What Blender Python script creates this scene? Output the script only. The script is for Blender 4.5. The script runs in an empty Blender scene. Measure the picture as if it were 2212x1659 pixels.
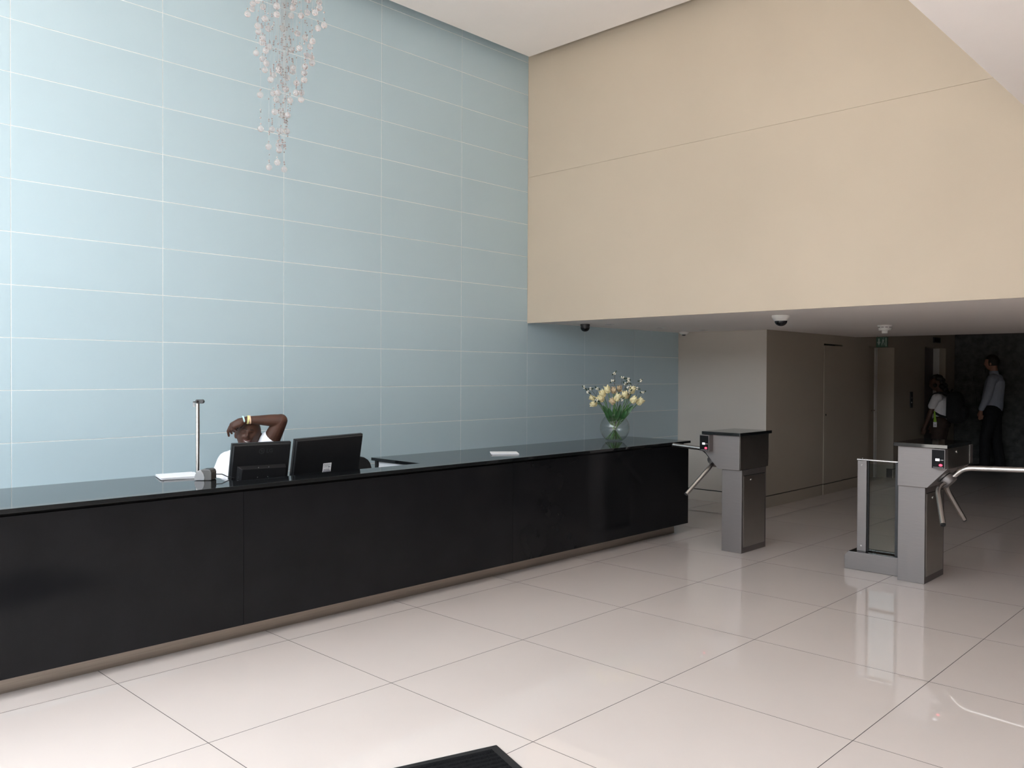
import bpy, bmesh, math, random
from mathutils import Vector, Matrix
random.seed(7)
C = bpy.context.scene
COL = C.collection
PI = math.pi

# ------------------------------------------------------------------ camera, sky, exposure
yaw, pit, rol = 0.7659, -0.0123, 0.0047
FPX = 1818.76
Fv = Vector((math.cos(yaw)*math.cos(pit), math.sin(yaw)*math.cos(pit), math.sin(pit)))
R0 = Vector((math.sin(yaw), -math.cos(yaw), 0))
U0 = R0.cross(Fv)
Rv = R0*math.cos(rol) + U0*math.sin(rol)
Uv = U0*math.cos(rol) - R0*math.sin(rol)
cd = bpy.data.cameras.new('camera')
cam = bpy.data.objects.new('camera', cd)
COL.objects.link(cam)
m = Matrix((Rv, Uv, -Fv)).transposed().to_4x4()
m.translation = Vector((0, 0, 1.55))
cam.matrix_world = m
cd.sensor_width = 36
cd.lens = 36*FPX/2212
cd.clip_end = 200
C.camera = cam

w = bpy.data.worlds.new('sky')
C.world = w
w.use_nodes = True
bg = w.node_tree.nodes['Background']
bg.inputs[0].default_value = (0.84, 0.93, 1.0, 1)
bg.inputs[1].default_value = 5.0
C.view_settings.view_transform = 'Standard'
C.view_settings.look = 'None'
C.view_settings.gamma = 1
C.view_settings.use_curve_mapping = False
C.view_settings.exposure = 0.78
try:
    C.cycles.max_bounces = 10
    C.cycles.diffuse_bounces = 6
    C.cycles.glossy_bounces = 5
    C.cycles.transmission_bounces = 8
    C.cycles.sample_clamp_indirect = 8
    C.cycles.caustics_reflective = False
    C.cycles.caustics_refractive = False
except Exception:
    pass

sl = bpy.data.lights.new('sun', 'SUN')
sl.energy = 32.0
sl.angle = .01
sl.color = (1, .965, .915)
so = bpy.data.objects.new('sun', sl)
COL.objects.link(so)
so.rotation_euler = Vector((-.18, .55, -.80)).to_track_quat('-Z', 'Y').to_euler()

# portal of the glazed entrance front, so that the sky is sampled through it
pl = bpy.data.lights.new('sky_portal', 'AREA')
pl.shape = 'RECTANGLE'
pl.size = 8.7
pl.size_y = 4.45
pl.cycles.is_portal = True
po = bpy.data.objects.new('sky_portal', pl)
COL.objects.link(po)
po.location = (-.93, 1.4, 2.27)
po.rotation_euler = (0, -PI/2, 0)
po.rotation_euler = Matrix(((0, 0, -1), (1, 0, 0), (0, -1, 0))).to_euler()

# ------------------------------------------------------------------ materials
MATS = {}
def srgb(r, g, b):
    def f(c):
        c /= 255
        return c/12.92 if c <= .04045 else ((c+.055)/1.055)**2.4
    return (f(r), f(g), f(b))

def mat(name, col, rough=.5, metal=0., spec=.5, trans=0., ior=1.5, emit=None, es=0., coat=0., noise=0., nscale=5., bump=0., bscale=60., aniso=None, rvar=0.):
    if name in MATS:
        return MATS[name]
    mt = bpy.data.materials.new(name)
    mt.use_nodes = True
    nt = mt.node_tree
    b = nt.nodes['Principled BSDF']
    b.inputs['Base Color'].default_value = (*col, 1)
    b.inputs['Roughness'].default_value = rough
    b.inputs['Metallic'].default_value = metal
    b.inputs['Specular IOR Level'].default_value = spec
    b.inputs['Transmission Weight'].default_value = trans
    b.inputs['IOR'].default_value = ior
    if coat:
        b.inputs['Coat Weight'].default_value = coat
        b.inputs['Coat Roughness'].default_value = .06
    if emit:
        b.inputs['Emission Color'].default_value = (*emit, 1)
        b.inputs['Emission Strength'].default_value = es
    tc = nt.nodes.new('ShaderNodeTexCoord')
    if noise or rvar:
        n = nt.nodes.new('ShaderNodeTexNoise')
        n.inputs['Scale'].default_value = nscale
        n.inputs['Detail'].default_value = 6
        mp = nt.nodes.new('ShaderNodeMapping')
        nt.links.new(tc.outputs['Object'], mp.inputs[0])
        if aniso:
            mp.inputs['Scale'].default_value = aniso
        nt.links.new(mp.outputs[0], n.inputs['Vector'])
        if noise:
            cr = nt.nodes.new('ShaderNodeValToRGB')
            cr.color_ramp.elements[0].position = .3
            cr.color_ramp.elements[1].position = .7
            cr.color_ramp.elements[0].color = (*[c*(1-noise) for c in col], 1)
            cr.color_ramp.elements[1].color = (*[min(1, c*(1+noise)) for c in col], 1)
            nt.links.new(n.outputs['Fac'], cr.inputs[0])
            nt.links.new(cr.outputs[0], b.inputs['Base Color'])
        if rvar:
            mr = nt.nodes.new('ShaderNodeMapRange')
            mr.inputs['To Min'].default_value = max(0, rough-rvar)
            mr.inputs['To Max'].default_value = rough+rvar
            nt.links.new(n.outputs['Fac'], mr.inputs['Value'])
            nt.links.new(mr.outputs[0], b.inputs['Roughness'])
    if bump:
        n2 = nt.nodes.new('ShaderNodeTexNoise')
        n2.inputs['Scale'].default_value = bscale
        n2.inputs['Detail'].default_value = 5
        nt.links.new(tc.outputs['Object'], n2.inputs['Vector'])
        bp = nt.nodes.new('ShaderNodeBump')
        bp.inputs['Strength'].default_value = bump
        bp.inputs['Distance'].default_value = .01
        nt.links.new(n2.outputs['Fac'], bp.inputs['Height'])
        nt.links.new(bp.outputs[0], b.inputs['Normal'])
    MATS[name] = mt
    return mt

M_TILE = mat('polished_tile', (.63, .56, .525), .018, noise=.025, nscale=1.3)
M_GROUT = mat('grout', (.035, .030, .028), .8, noise=.2, nscale=30)
M_PANE = mat('backpainted_glass', srgb(182, 203, 212), .42, spec=.4, coat=.35, noise=.02, nscale=.8)
M_BACKING = mat('white_backing', (.86, .87, .86), .6, noise=.05, nscale=40)
M_BEIGE = mat('beige_plaster', srgb(190, 176, 158), .85, spec=.2, noise=.035, nscale=.9, bump=.04, bscale=90)
M_WHITE = mat('white_plaster', srgb(240, 233, 229), .9, spec=.2, noise=.015, nscale=1.1)
M_LOBBY = mat('lobby_plaster', srgb(166, 157, 144), .8, spec=.25, noise=.02, nscale=1.2)
M_GREIGE = mat('greige_plaster', srgb(194, 187, 179), .8, spec=.25, noise=.02, nscale=1.2)
M_DARKGAP = mat('dark_recess', (.012, .011, .010), .7, noise=.1, nscale=20)
M_VOID = mat('void_plaster', srgb(150, 140, 128), .9, noise=.03, nscale=2)
M_BLACKTOP = mat('black_granite', (.008, .009, .010), .05, spec=.5, noise=.3, nscale=300)
M_BLACKPAN = mat('black_gloss_panel', (.009, .009, .010), .12, spec=.2, noise=.15, nscale=4)
M_STEEL = mat('brushed_steel', (.245, .224, .220), .55, metal=1, noise=.06, nscale=9, aniso=(1, 1, 60), rvar=.05)
M_SIDE = mat('polished_side_steel', (.42, .395, .365), .30, metal=1, noise=.04, nscale=8)
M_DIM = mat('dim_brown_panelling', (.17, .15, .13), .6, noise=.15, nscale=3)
M_READER = mat('reader_black', (.006, .006, .007), .5, spec=.12, noise=.1, nscale=30)
M_PLINTH = mat('steel_plinth', (.42, .37, .32), .35, metal=1, noise=.08, nscale=6, aniso=(.6, 1, 30))
M_CHROME = mat('polished_steel', (.60, .58, .565), .26, metal=1, noise=.03, nscale=12)
M_BLACK = mat('black_plastic', (.009, .009, .010), .42, noise=.12, nscale=60, bump=.05, bscale=400)
M_DKGREY = mat('dark_grey_plastic', (.030, .031, .034), .45, noise=.1, nscale=30)
M_SILVER = mat('silver_plastic', (.27, .27, .275), .4, noise=.04, nscale=20)
M_CHAR = mat('charcoal_plastic', (.085, .083, .08), .4, noise=.06, nscale=20)
M_PAPER = mat('white_paper', (.80, .80, .82), .8, spec=.2, noise=.02, nscale=20)
M_PAPERD = mat('grey_paper_print', (.28, .28, .31), .8, noise=.3, nscale=40)  # flat grey of the printed marks on sticker and card
def thin_glass(name, tint, ior):
    m_ = bpy.data.materials.new(name); m_.use_nodes = True
    nt = m_.node_tree
    for n in list(nt.nodes):
        if n.type != 'OUTPUT_MATERIAL': nt.nodes.remove(n)
    tr = nt.nodes.new('ShaderNodeBsdfTransparent'); tr.inputs[0].default_value = (*tint, 1)
    gl = nt.nodes.new('ShaderNodeBsdfGlossy'); gl.inputs['Roughness'].default_value = .01
    lw_ = nt.nodes.new('ShaderNodeLayerWeight'); lw_.inputs['Blend'].default_value = .5
    pw = nt.nodes.new('ShaderNodeMath'); pw.operation = 'POWER'; pw.inputs[1].default_value = 4.0
    fr = nt.nodes.new('ShaderNodeMath'); fr.operation = 'MULTIPLY_ADD'; fr.inputs[1].default_value = .5; fr.inputs[2].default_value = (ior-1)**2/(ior+1)**2
    nt.links.new(lw_.outputs['Facing'], pw.inputs[0]); nt.links.new(pw.outputs[0], fr.inputs[0])
    mx = nt.nodes.new('ShaderNodeMixShader')
    nt.links.new(fr.outputs[0], mx.inputs[0]); nt.links.new(tr.outputs[0], mx.inputs[1]); nt.links.new(gl.outputs[0], mx.inputs[2])
    nt.links.new(mx.outputs[0], nt.nodes['Material Output'].inputs['Surface'])
    MATS[name] = m_
    return m_
M_GLASS = thin_glass('thin_clear_glass', (.965, .975, .97), 1.45)
M_GLASSPANE = thin_glass('thin_pane_glass', (.86, .90, .88), 1.5)
M_CRYSTAL = mat('crystal_glass', (.86, .80, .79), .03, trans=.78, ior=1.5, noise=.02, nscale=30)
M_BEAD = mat('crystal_bead', (.52, .43, .42), .08, trans=.45, ior=1.5, noise=.15, nscale=80)
M_WIRE = mat('clear_filament', (.55, .56, .56), .3, trans=.6, noise=.05, nscale=50)
M_RUBBER = mat('black_rubber', (.010, .010, .011), .6, noise=.2, nscale=40, bump=.1, bscale=200)
M_PILE = mat('mat_pile', (.009, .009, .010), .95, spec=.1, noise=.6, nscale=160, bump=.6, bscale=350)
M_STONE = mat('dark_slate', (.075, .078, .078), .75, noise=.45, nscale=9, bump=.6, bscale=30)
M_PLASTIC = mat('white_plastic', (.70, .69, .67), .4, noise=.02, nscale=30)
M_DOME = mat('smoked_dome', (.006, .006, .007), .06, noise=.1, nscale=10)
M_GREEN = mat('sign_green', (.012, .06, .035), .5, noise=.08, nscale=30)
M_SIGNW = mat('sign_white', (.26, .31, .28), .5, noise=.04, nscale=30)
M_LEAF = mat('tulip_leaf', (.035, .11, .035), .45, noise=.3, nscale=40)
M_STEM = mat('tulip_stem', (.09, .21, .055), .45, noise=.2, nscale=40)
M_PETAL = mat('cream_petal', (.79, .71, .43), .5, noise=.10, nscale=45)
M_PETALP = mat('blush_petal', (.66, .52, .34), .5, noise=.22, nscale=45)
M_BERRY = mat('white_berry', (.78, .74, .62), .35, noise=.05, nscale=60)
M_TWIG = mat('dark_twig', (.05, .045, .03), .6, noise=.2, nscale=60)
M_DLEAF = mat('sprig_leaf', (.012, .035, .018), .5, noise=.2, nscale=60)
M_SKIN = mat('dark_skin', (.066, .029, .019), .5, spec=.3, noise=.12, nscale=25)
M_SKIN2 = mat('light_skin', (.40, .22, .16), .55, noise=.08, nscale=25)
M_SKIN3 = mat('brown_skin', (.085, .042, .028), .5, noise=.1, nscale=25)
M_LIP = mat('lip_skin', (.10, .035, .032), .4, noise=.1, nscale=60)
M_TEETH = mat('teeth', (.75, .72, .68), .3, noise=.03, nscale=60)
M_EYED = mat('lash_dark', (.006, .005, .005), .6, noise=.1, nscale=60)
M_SHIRT = mat('white_cotton', (.82, .82, .86), .85, spec=.2, noise=.03, nscale=14, bump=.15, bscale=25)
M_BSHIRT = mat('pale_blue_cotton', (.42, .47, .58), .85, spec=.2, noise=.05, nscale=14, bump=.2, bscale=25)
M_TROUSER = mat('black_trouser', (.010, .010, .013), .85, noise=.2, nscale=20)
M_BROWN = mat('brown_cloth', (.045, .026, .020), .85, noise=.2, nscale=20)
M_HAIR = mat('dark_hair', (.008, .006, .005), .6, noise=.4, nscale=60, bump=.6, bscale=90)
M_HAIRB = mat('brown_hair', (.020, .013, .009), .6, noise=.4, nscale=60, bump=.4, bscale=90)
M_FABRIC = mat('black_fabric', (.012, .012, .013), .9, noise=.25, nscale=60, bump=.2, bscale=200)
M_RED = mat('red_lamp', (.6, .02, .04), .3, emit=(1, .06, .12), es=1.6)
M_DISP = mat('lit_display', (.6, .6, .62), .3, emit=(.9, .9, .95), es=.45)
M_BANDB = mat('pale_blue_band', (.45, .66, .68), .5, noise=.03, nscale=40)
M_BANDY = mat('yellow_band', (.75, .70, .30), .5, noise=.03, nscale=40)
M_BANDP = mat('peach_band', (.75, .52, .36), .5, noise=.03, nscale=40)
M_LIME = mat('lime_ribbon', (.30, .55, .04), .6, emit=(.30, .55, .04), es=0, noise=.05, nscale=40)
M_PAVE = mat('pale_paving', (.42, .40, .38), .85, noise=.12, nscale=2)
M_SKYBLOCK = mat('dark_sky_block', (.075, .06, .05), .85, noise=.3, nscale=3, bump=.3, bscale=12)  # dark surface of the added wall that blocks low sky
M_ALU = mat('grey_aluminium', (.25, .25, .26), .4, metal=.8, noise=.04, nscale=10)

# ------------------------------------------------------------------ mesh helpers
ORG = {}
class MB:
    def __init__(s):
        s.v, s.f, s.sm = [], [], []
    def add(s, vs, fs, smooth=False):
        o = len(s.v)
        s.v += [Vector(v) for v in vs]
        for f in fs:
            s.f.append([i+o for i in f]); s.sm.append(smooth)
        return s
    def box(s, x0, x1, y0, y1, z0, z1):
        return s.add([(x0,y0,z0),(x1,y0,z0),(x1,y1,z0),(x0,y1,z0),(x0,y0,z1),(x1,y0,z1),(x1,y1,z1),(x0,y1,z1)],
                     [(3,2,1,0),(4,5,6,7),(0,1,5,4),(1,2,6,5),(2,3,7,6),(3,0,4,7)])
    def prism(s, pts, fn, h0, h1):
        """pts 2D outline (ccw), fn maps (a,b,h) to 3D"""
        n = len(pts)
        vs = [fn(a, b, h0) for a, b in pts] + [fn(a, b, h1) for a, b in pts]
        fs = [tuple(range(n-1, -1, -1)), tuple(range(n, 2*n))] + [(i, (i+1) % n, n+(i+1) % n, n+i) for i in range(n)]
        return s.add(vs, fs)
    def tube(s, pts, r, n=12, cap=True, smooth=True):
        pts = [Vector(p) for p in pts]
        rs = r if isinstance(r, (list, tuple)) else [r]*len(pts)
        t0 = (pts[1]-pts[0]).normalized()
        a = Vector((0, 0, 1)) if abs(t0.z) < .9 else Vector((1, 0, 0))
        u = t0.cross(a).normalized()
        vs = []
        for i, p in enumerate(pts):
            if i == 0: t = pts[1]-pts[0]
            elif i == len(pts)-1: t = pts[-1]-pts[-2]
            else: t = (pts[i+1]-pts[i]).normalized()+(pts[i]-pts[i-1]).normalized()
            t.normalize()
            u = (u-t*u.dot(t)).normalized()
            v = t.cross(u)
            for k in range(n):
                an = 2*PI*k/n
                vs.append(p+(u*math.cos(an)+v*math.sin(an))*rs[i])
        fs = []
        for i in range(len(pts)-1):
            for k in range(n):
                fs.append((i*n+k, i*n+(k+1) % n, (i+1)*n+(k+1) % n, (i+1)*n+k))
        s.add(vs, fs, smooth)
        if cap:
            o = len(s.v)-len(vs)
            s.f.append([o+k for k in range(n-1, -1, -1)]); s.sm.append(False)
            s.f.append([o+(len(pts)-1)*n+k for k in range(n)]); s.sm.append(False)
        return s
    def lathe(s, prof, c, n=24, axis=None, smooth=True):
        """prof list of (r, h); axis a unit vector"""
        ax = Vector(axis) if axis else Vector((0, 0, 1))
        a = Vector((0, 0, 1)) if abs(ax.z) < .9 else Vector((1, 0, 0))
        u = ax.cross(a).normalized(); v = ax.cross(u)
        c = Vector(c); vs = []
        for r, h in prof:
            for k in range(n):
                an = 2*PI*k/n
                vs.append(c+ax*h+(u*math.cos(an)+v*math.sin(an))*max(r, 1e-5))
        fs = []
        for i in range(len(prof)-1):
            for k in range(n):
                fs.append((i*n+k, i*n+(k+1) % n, (i+1)*n+(k+1) % n, (i+1)*n+k))
        return s.add(vs, fs, smooth)
    def ball(s, c, r, nu=12, nv=8, M=None, e=(1, 1, 1), fn=None):
        vs, fs = [], []
        c = Vector(c)
        for j in range(nv+1):
            th = PI*j/nv
            for i in range(nu):
                ph = 2*PI*i/nu
                d = Vector((math.sin(th)*math.cos(ph), math.sin(th)*math.sin(ph), math.cos(th)))
                p = Vector((d.x*e[0]*r, d.y*e[1]*r, d.z*e[2]*r))
                if fn: p = fn(d, p)
                if M is not None: p = M @ p
                vs.append(c+p)
        for j in range(nv):
            for i in range(nu):
                fs.append((j*nu+i, (j+1)*nu+i, (j+1)*nu+(i+1) % nu, j*nu+(i+1) % nu))
        return s.add(vs, fs, True)
    def cap(s, a, b, ra, rb, n=14):
        """closed tapered capsule"""
        a, b = Vector(a), Vector(b)
        t = (b-a); L = t.length
        t = t/L if L > 1e-6 else Vector((0, 0, 1))
        prof = []
        for k in range(5):
            an = PI/2*(1-k/4)
            prof.append((ra*math.cos(an), -ra*math.sin(an)))
        for k in range(5):
            an = PI/2*k/4
            prof.append((rb*math.cos(an), L+rb*math.sin(an)))
        return s.lathe(prof, a, n, t)
    def chain(s, pts, rs, n=14):
        for i in range(len(pts)-1):
            s.cap(pts[i], pts[i+1], rs[i], rs[i+1], n)
        return s
    def xf(s, M):
        s.v = [M @ p for p in s.v]
        return s
    def mesh(s, name, m, off=(0, 0, 0), bevel=0., merge=True):
        off = Vector(off)
        me = bpy.data.meshes.new(name)
        me.from_pydata([p-off for p in s.v], [], s.f)
        me.polygons.foreach_set('use_smooth', s.sm)
        bm = bmesh.new(); bm.from_mesh(me)
        if merge: bmesh.ops.remove_doubles(bm, verts=bm.verts, dist=1e-6)
        bmesh.ops.recalc_face_normals(bm, faces=bm.faces)
        if bevel:
            ed = [e for e in bm.edges if len(e.link_faces) == 2 and e.calc_face_angle(0) > .5]
            bmesh.ops.bevel(bm, geom=ed, offset=bevel, segments=2, affect='EDGES', profile=.6)
        bm.to_mesh(me); bm.free()
        if any(s.sm): me.set_sharp_from_angle(angle=math.radians(42))
        me.materials.append(m)
        return me
    def build(s, name, m, parent=None, bevel=0., label=None, merge=True, local=False):
        off = (0, 0, 0) if (parent is None or local) else ORG.get(parent.name, (0, 0, 0))
        me = s.mesh(name, m, off, bevel, merge)
        o = bpy.data.objects.new(name, me)
        COL.objects.link(o)
        if parent is not None:
            o.parent = parent
            ORG[o.name] = off
        else:
            ORG[o.name] = (0, 0, 0)
        if label: o['label'] = label
        return o

def thing(name, label, cat, loc, group=None, rotz=0.):
    o = bpy.data.objects.new(name, None)
    COL.objects.link(o)
    o.location = loc
    o.rotation_euler = (0, 0, rotz)
    o.empty_display_size = .1
    o['label'] = label; o['category'] = cat
    if group: o['group'] = group
    ORG[o.name] = tuple(loc)
    return o
def tag(o, label, cat, group=None):
    o['label'] = label; o['category'] = cat
    if group: o['group'] = group
    return o
def struct(o):
    o['kind'] = 'structure'
    return o
def dup_child(src, parent, loc=None):
    c = src.copy(); COL.objects.link(c)
    c.parent = parent
    if loc is not None: c.location = loc
    return c
def dup_tree(o, parent=None):
    c = o.copy(); COL.objects.link(c)
    c.parent = parent
    for ch in list(o.children):
        dup_tree(ch, c)
    return c
def box(*a): return MB().box(*a)

def fuse(mb, name, m, parent, voxel=.006, smooth=4, off=None):
    """one continuous surface from overlapping closed shells"""
    o = bpy.data.objects.new('work', mb.mesh('work', m, (0, 0, 0), merge=False))
    COL.objects.link(o)
    r = o.modifiers.new('r', 'REMESH'); r.mode = 'VOXEL'; r.voxel_size = voxel
    sm = o.modifiers.new('s', 'SMOOTH'); sm.iterations = smooth; sm.factor = .5
    dg = bpy.context.evaluated_depsgraph_get()
    me = bpy.data.meshes.new_from_object(o.evaluated_get(dg))
    bpy.data.objects.remove(o)
    me.name = name
    if off is None and parent is not None: off = ORG.get(parent.name, (0, 0, 0))
    if off is not None: me.transform(Matrix.Translation(-Vector(off)))
    for p in me.polygons: p.use_smooth = True
    me.materials.clear(); me.materials.append(m)
    ob = bpy.data.objects.new(name, me)
    COL.objects.link(ob)
    if parent is not None:
        ob.parent = parent; ORG[ob.name] = off
    return ob

def text_mb(body, size, depth, fn):
    """flat lettering mapped by fn(x,y,h)->world, returns MB"""
    cu = bpy.data.curves.new('t', 'FONT'); cu.body = body; cu.size = size; cu.align_x = 'CENTER'
    cu.extrude = depth; cu.resolution_u = 2
    o = bpy.data.objects.new('t', cu); COL.objects.link(o)
    dg = bpy.context.evaluated_depsgraph_get()
    me = bpy.data.meshes.new_from_object(o.evaluated_get(dg))
    bpy.data.objects.remove(o)
    b = MB().add([fn(v.co.x, v.co.y, v.co.z) for v in me.vertices], [list(p.vertices) for p in me.polygons])
    return b

# ------------------------------------------------------------------ the setting
YG, XB, XF = 5.83, 6.28, -1.0          # glass wall, beige wall, entrance front
YR = -5.0                              # right hand wall of the hall
YL, XR, XE = 4.638, 9.076, 16.0        # lobby wall, return wall, stone end wall
ZC, ZR, ZS = 4.68, 5.10, 2.075         # ceiling, roof slab, lobby soffit

fl = struct(box(XF-.3, XE+.2, YR-.2, 6.1, -.12, -.0012).build('floor', M_GROUT))
xs = [1.6487+.96005*k for k in range(-6, 16)]
ys = [4.2975-.9605*k for k in range(-2, 11)]
g = .0016
cache = {}
for i in range(len(xs)-1):
    for j in range(len(ys)-1):
        x0, x1, y1, y0 = max(xs[i], XF), min(xs[i+1], XE-.005), min(ys[j], YG-.02), max(ys[j+1], YR)
        if x1-x0 < .05 or y1-y0 < .05: continue
        if x0 > XR-.2 and y0 > YL: continue
        key = (round(x1-x0, 3), round(y1-y0, 3))
        if key not in cache:
            hx, hy = (x1-x0)/2-g, (y1-y0)/2-g
            me = cache[key] = MB().box(-hx, hx, -hy, hy, -.0011, 0).mesh('tile', M_TILE)
            me.materials.append(M_GROUT)          # edges coloured dark like grout so they don't show lit
            for f in me.polygons: f.material_index = 0 if abs(f.normal.z) > .5 else 1
        o = bpy.data.objects.new('tile', cache[key]); COL.objects.link(o)
        o.parent = fl
        o.location = ((x0+x1)/2, (y0+y1)/2, 0)

# glass clad wall
wl = struct(box(XF-.3, XR+.2, YG+.0024, YG+.25, -.1, ZR).build('wall_left', M_BACKING))
jx = [1.6027+.9363*k for k in range(-5, 0)]+[1.6027, 2.5455, 3.4950, 4.4363, 5.3701, 6.2830, 7.2091, 8.1346, XR]
jz = [.127+.3263*k for k in range(-1, 16)]
zk = [.0]+[3.7159+.3263*k for k in range(-11, 0)]+[3.7159+.327*k for k in range(0, 4)]
zk = sorted(zk)+[ZR-.002]
cache = {}
gp = .0025
for i in range(len(jx)-1):
    for j in range(len(zk)-1):
        x0, x1, z0, z1 = jx[i], jx[i+1], zk[j], zk[j+1]
        if x1 <= XF: continue
        x0 = max(x0, XF)
        if x0 > XB-.05:
            if z0 > ZS-.03: continue
            z1 = min(z1, ZS)
        if z1-z0 < .02: continue
        key = (round(x1-x0, 3), round(z1-z0, 3))
        if key not in cache:
            hx, hz = (x1-x0)/2-gp, (z1-z0)/2-gp
            cache[key] = MB().box(-hx, hx, 0, .0022, -hz, hz).mesh('glass_panel', M_PANE, bevel=.0006)
        o = bpy.data.objects.new('glass_panel', cache[key]); COL.objects.link(o)
        o.parent = wl
        o.location = ((x0+x1)/2, YG+random.uniform(-.0004, .0001), (z0+z1)/2)
        o.rotation_euler = (random.uniform(-.0008, .0008), 0, random.uniform(-.0004, .0004))

# beige wall above the lobby opening: two plaster fields with a fine open joint
wf = struct(box(XB+.0045, XB+.16, YR, YG+.002, ZS, ZR).build('wall_front', M_BEIGE))
box(XB, XB+.004, YR, YG-.003, 2.063, 3.5345).build('plaster_field', M_BEIGE, wf)
box(XB, XB+.004, YR, YG-.003, 3.5385, ZR).build('plaster_field', M_BEIGE, wf)

# ceilings
struct(box(XF-.3, XB+.3, YR-.2, YG+.3, ZR, ZR+.2).build('ceiling_roof', M_VOID))
struct(box(XF, XB-.15, 1.27, YG-.15, ZC, ZC+.05).build('ceiling', M_WHITE))
struct(box(XF, XB-.002, YR, 1.25, 3.1255, 3.30).build('ceiling_entrance', M_WHITE))
struct(box(XF, XB-.15, 1.25, 1.27, 3.1255, ZC+.05).build('trim_1', M_WHITE))
struct(box(XB+.012, 11.7, YR, YG, ZS, ZS+.2).build('ceiling_lobby', M_WHITE))
struct(box(11.7, XE+.03, YR, YL+.42, 2.62, 2.8).build('ceiling_lifts', M_LOBBY))
struct(box(11.68, 11.7, YR, YL+.1, ZS+.2, 2.8).build('trim_2', M_LOBBY))

# return wall beside the glass wall
struct(box(XR, XR+.12, YL+.0015, YG, .142, ZS).build('wall_recess', M_GREIGE))
struct(box(XR+.012, XR+.12, YL+.10, YG, .0, .142).build('wall_recess_base', M_DARKGAP))
struct(box(XR, XR+.012, YL, YG-.001, .0, .130).build('baseboard_recess', M_GREIGE))

# lobby wall with its flush door, recessed door and lift
lw = MB()
def lwall(x0, x1, z0, z1): lw.box(x0, x1, YL, YL+.10, z0, z1)
lwall(XR+.001, 10.627, .142, ZS); lwall(11.21, 11.70, .142, ZS); lwall(10.627, 11.21, 1.957, ZS)
lwall(11.70, 12.128, .142, 2.62); lwall(12.128, 13.115, 1.970, 2.62)
lwall(13.115, 14.466, .142, 2.62); lwall(14.466, 15.514, 2.015, 2.62); lwall(15.514, XE, .142, 2.62)
struct(lw.build('wall_lobby', M_LOBBY))
lb = MB()
for a, b in ((XR+.012, 12.128), (13.115, 14.466), (15.514, XE)):
    lb.box(a, b, YL+.012, YL+.10, 0, .142)
struct(lb.build('wall_lobby_base', M_DARKGAP))
for k, (a, b) in enumerate(((XR+.001, 10.624), (10.632, 11.206), (11.212, 12.128), (13.115, 14.466), (15.514, XE))):
    struct(box(a, b, YL-(.007 if k == 1 else 0), YL+.012, 0, .130).build('baseboard_lobby', M_LOBBY))
# door 1, flush
d1 = struct(box(10.634, 11.204, YL-.007, YL+.05, .142, 1.935).build('door_1', M_LOBBY))
MB().lathe([(0, 0), (.012, 0), (.012, .006), (0, .006)], (10.685, YL-.007, 1.035), 12, (0, -1, 0)).build('keyhole', M_DARKGAP, d1)
struct(box(10.627, 10.634, YL+.03, YL+.06, .142, 1.957).build('trim_3', M_PLASTIC))
# door 2 in a reveal
struct(box(12.128, 13.115, YL+.10, YL+.30, 1.970, 2.1).build('trim_4', M_LOBBY))
struct(box(13.115, 13.215, YL+.10, YL+.34, 0, 2.1).build('trim_5', M_LOBBY))
struct(box(12.028, 12.128, YL+.10, YL+.34, 0, 2.1).build('trim_6', M_LOBBY))
d2 = struct(box(12.13, 13.045, YL+.27, YL+.31, .005, 1.968).build('door_2', M_LOBBY))
box(13.045, 13.115, YL+.245, YL+.31, .0, 1.968).build('door_frame', M_PLASTIC, d2)
MB().tube([(12.98, YL+.27, 1.02), (12.98, YL+.235, 1.02), (12.86, YL+.235, 1.02)], .009, 8).build('door_handle', M_CHROME, d2)
# lift
struct(box(14.466, 15.514, YL+.10, YL+.24, 2.015, 2.15).build('trim_7', M_LOBBY))
struct(box(15.514, 15.614, YL+.10, YL+.26, 0, 2.15).build('trim_8', M_PLASTIC))
struct(box(14.366, 14.466, YL+.10, YL+.26, 0, 2.15).build('trim_9', M_LOBBY))
d3 = struct(box(14.467, 14.988, YL+.20, YL+.23, .004, 2.013).build('door_3', M_STEEL))
box(14.992, 15.513, YL+.20, YL+.23, .004, 2.013).build('door_leaf', M_STEEL, d3)
struct(box(XR+.12, XE+.4, YL+.42, YL+.60, 0, 2.9).build('wall_sun_block', M_DARKGAP))  # added unseen behind the lobby wall to stop sun leaking in
struct(box(XB+.2, XE+.4, YR-.2, YG+.3, 2.8, 2.95).build('ceiling_sun_block', M_VOID))  # added unseen over the lobby to keep the sun out
struct(box(XR+.12, XR+.24, YL+.10, YG+.25, 0, 2.8).build('wall_sun_block_end', M_DARKGAP))  # added unseen end piece, closes the gap against stray sun
# stone clad end wall
we = struct(box(XE+.03, XE+.3, YR-.2, YL+.5, 0, 2.9).build('wall_end', M_STONE))
z = 0.
r = random.Random(3)
while z < 2.60:
    h = r.choice((.05, .07, .07, .09))
    y = YL-.001
    while y > 2.35:
        L = r.uniform(.28, .75)
        y0 = max(y-L, 2.3)
        d = r.uniform(0, .018)
        box(XE+.002+d, XE+.03, y0+.002, y-.001, z+.001, min(z+h, 2.62)-.0015).build('stone_slab', M_STONE, we)
        y = y0
    z += h
# the dim side of the hall
struct(box(XF-.3, XE+.2, YR-.2, YR, 0, ZR).build('wall_right', M_DIM))
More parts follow.
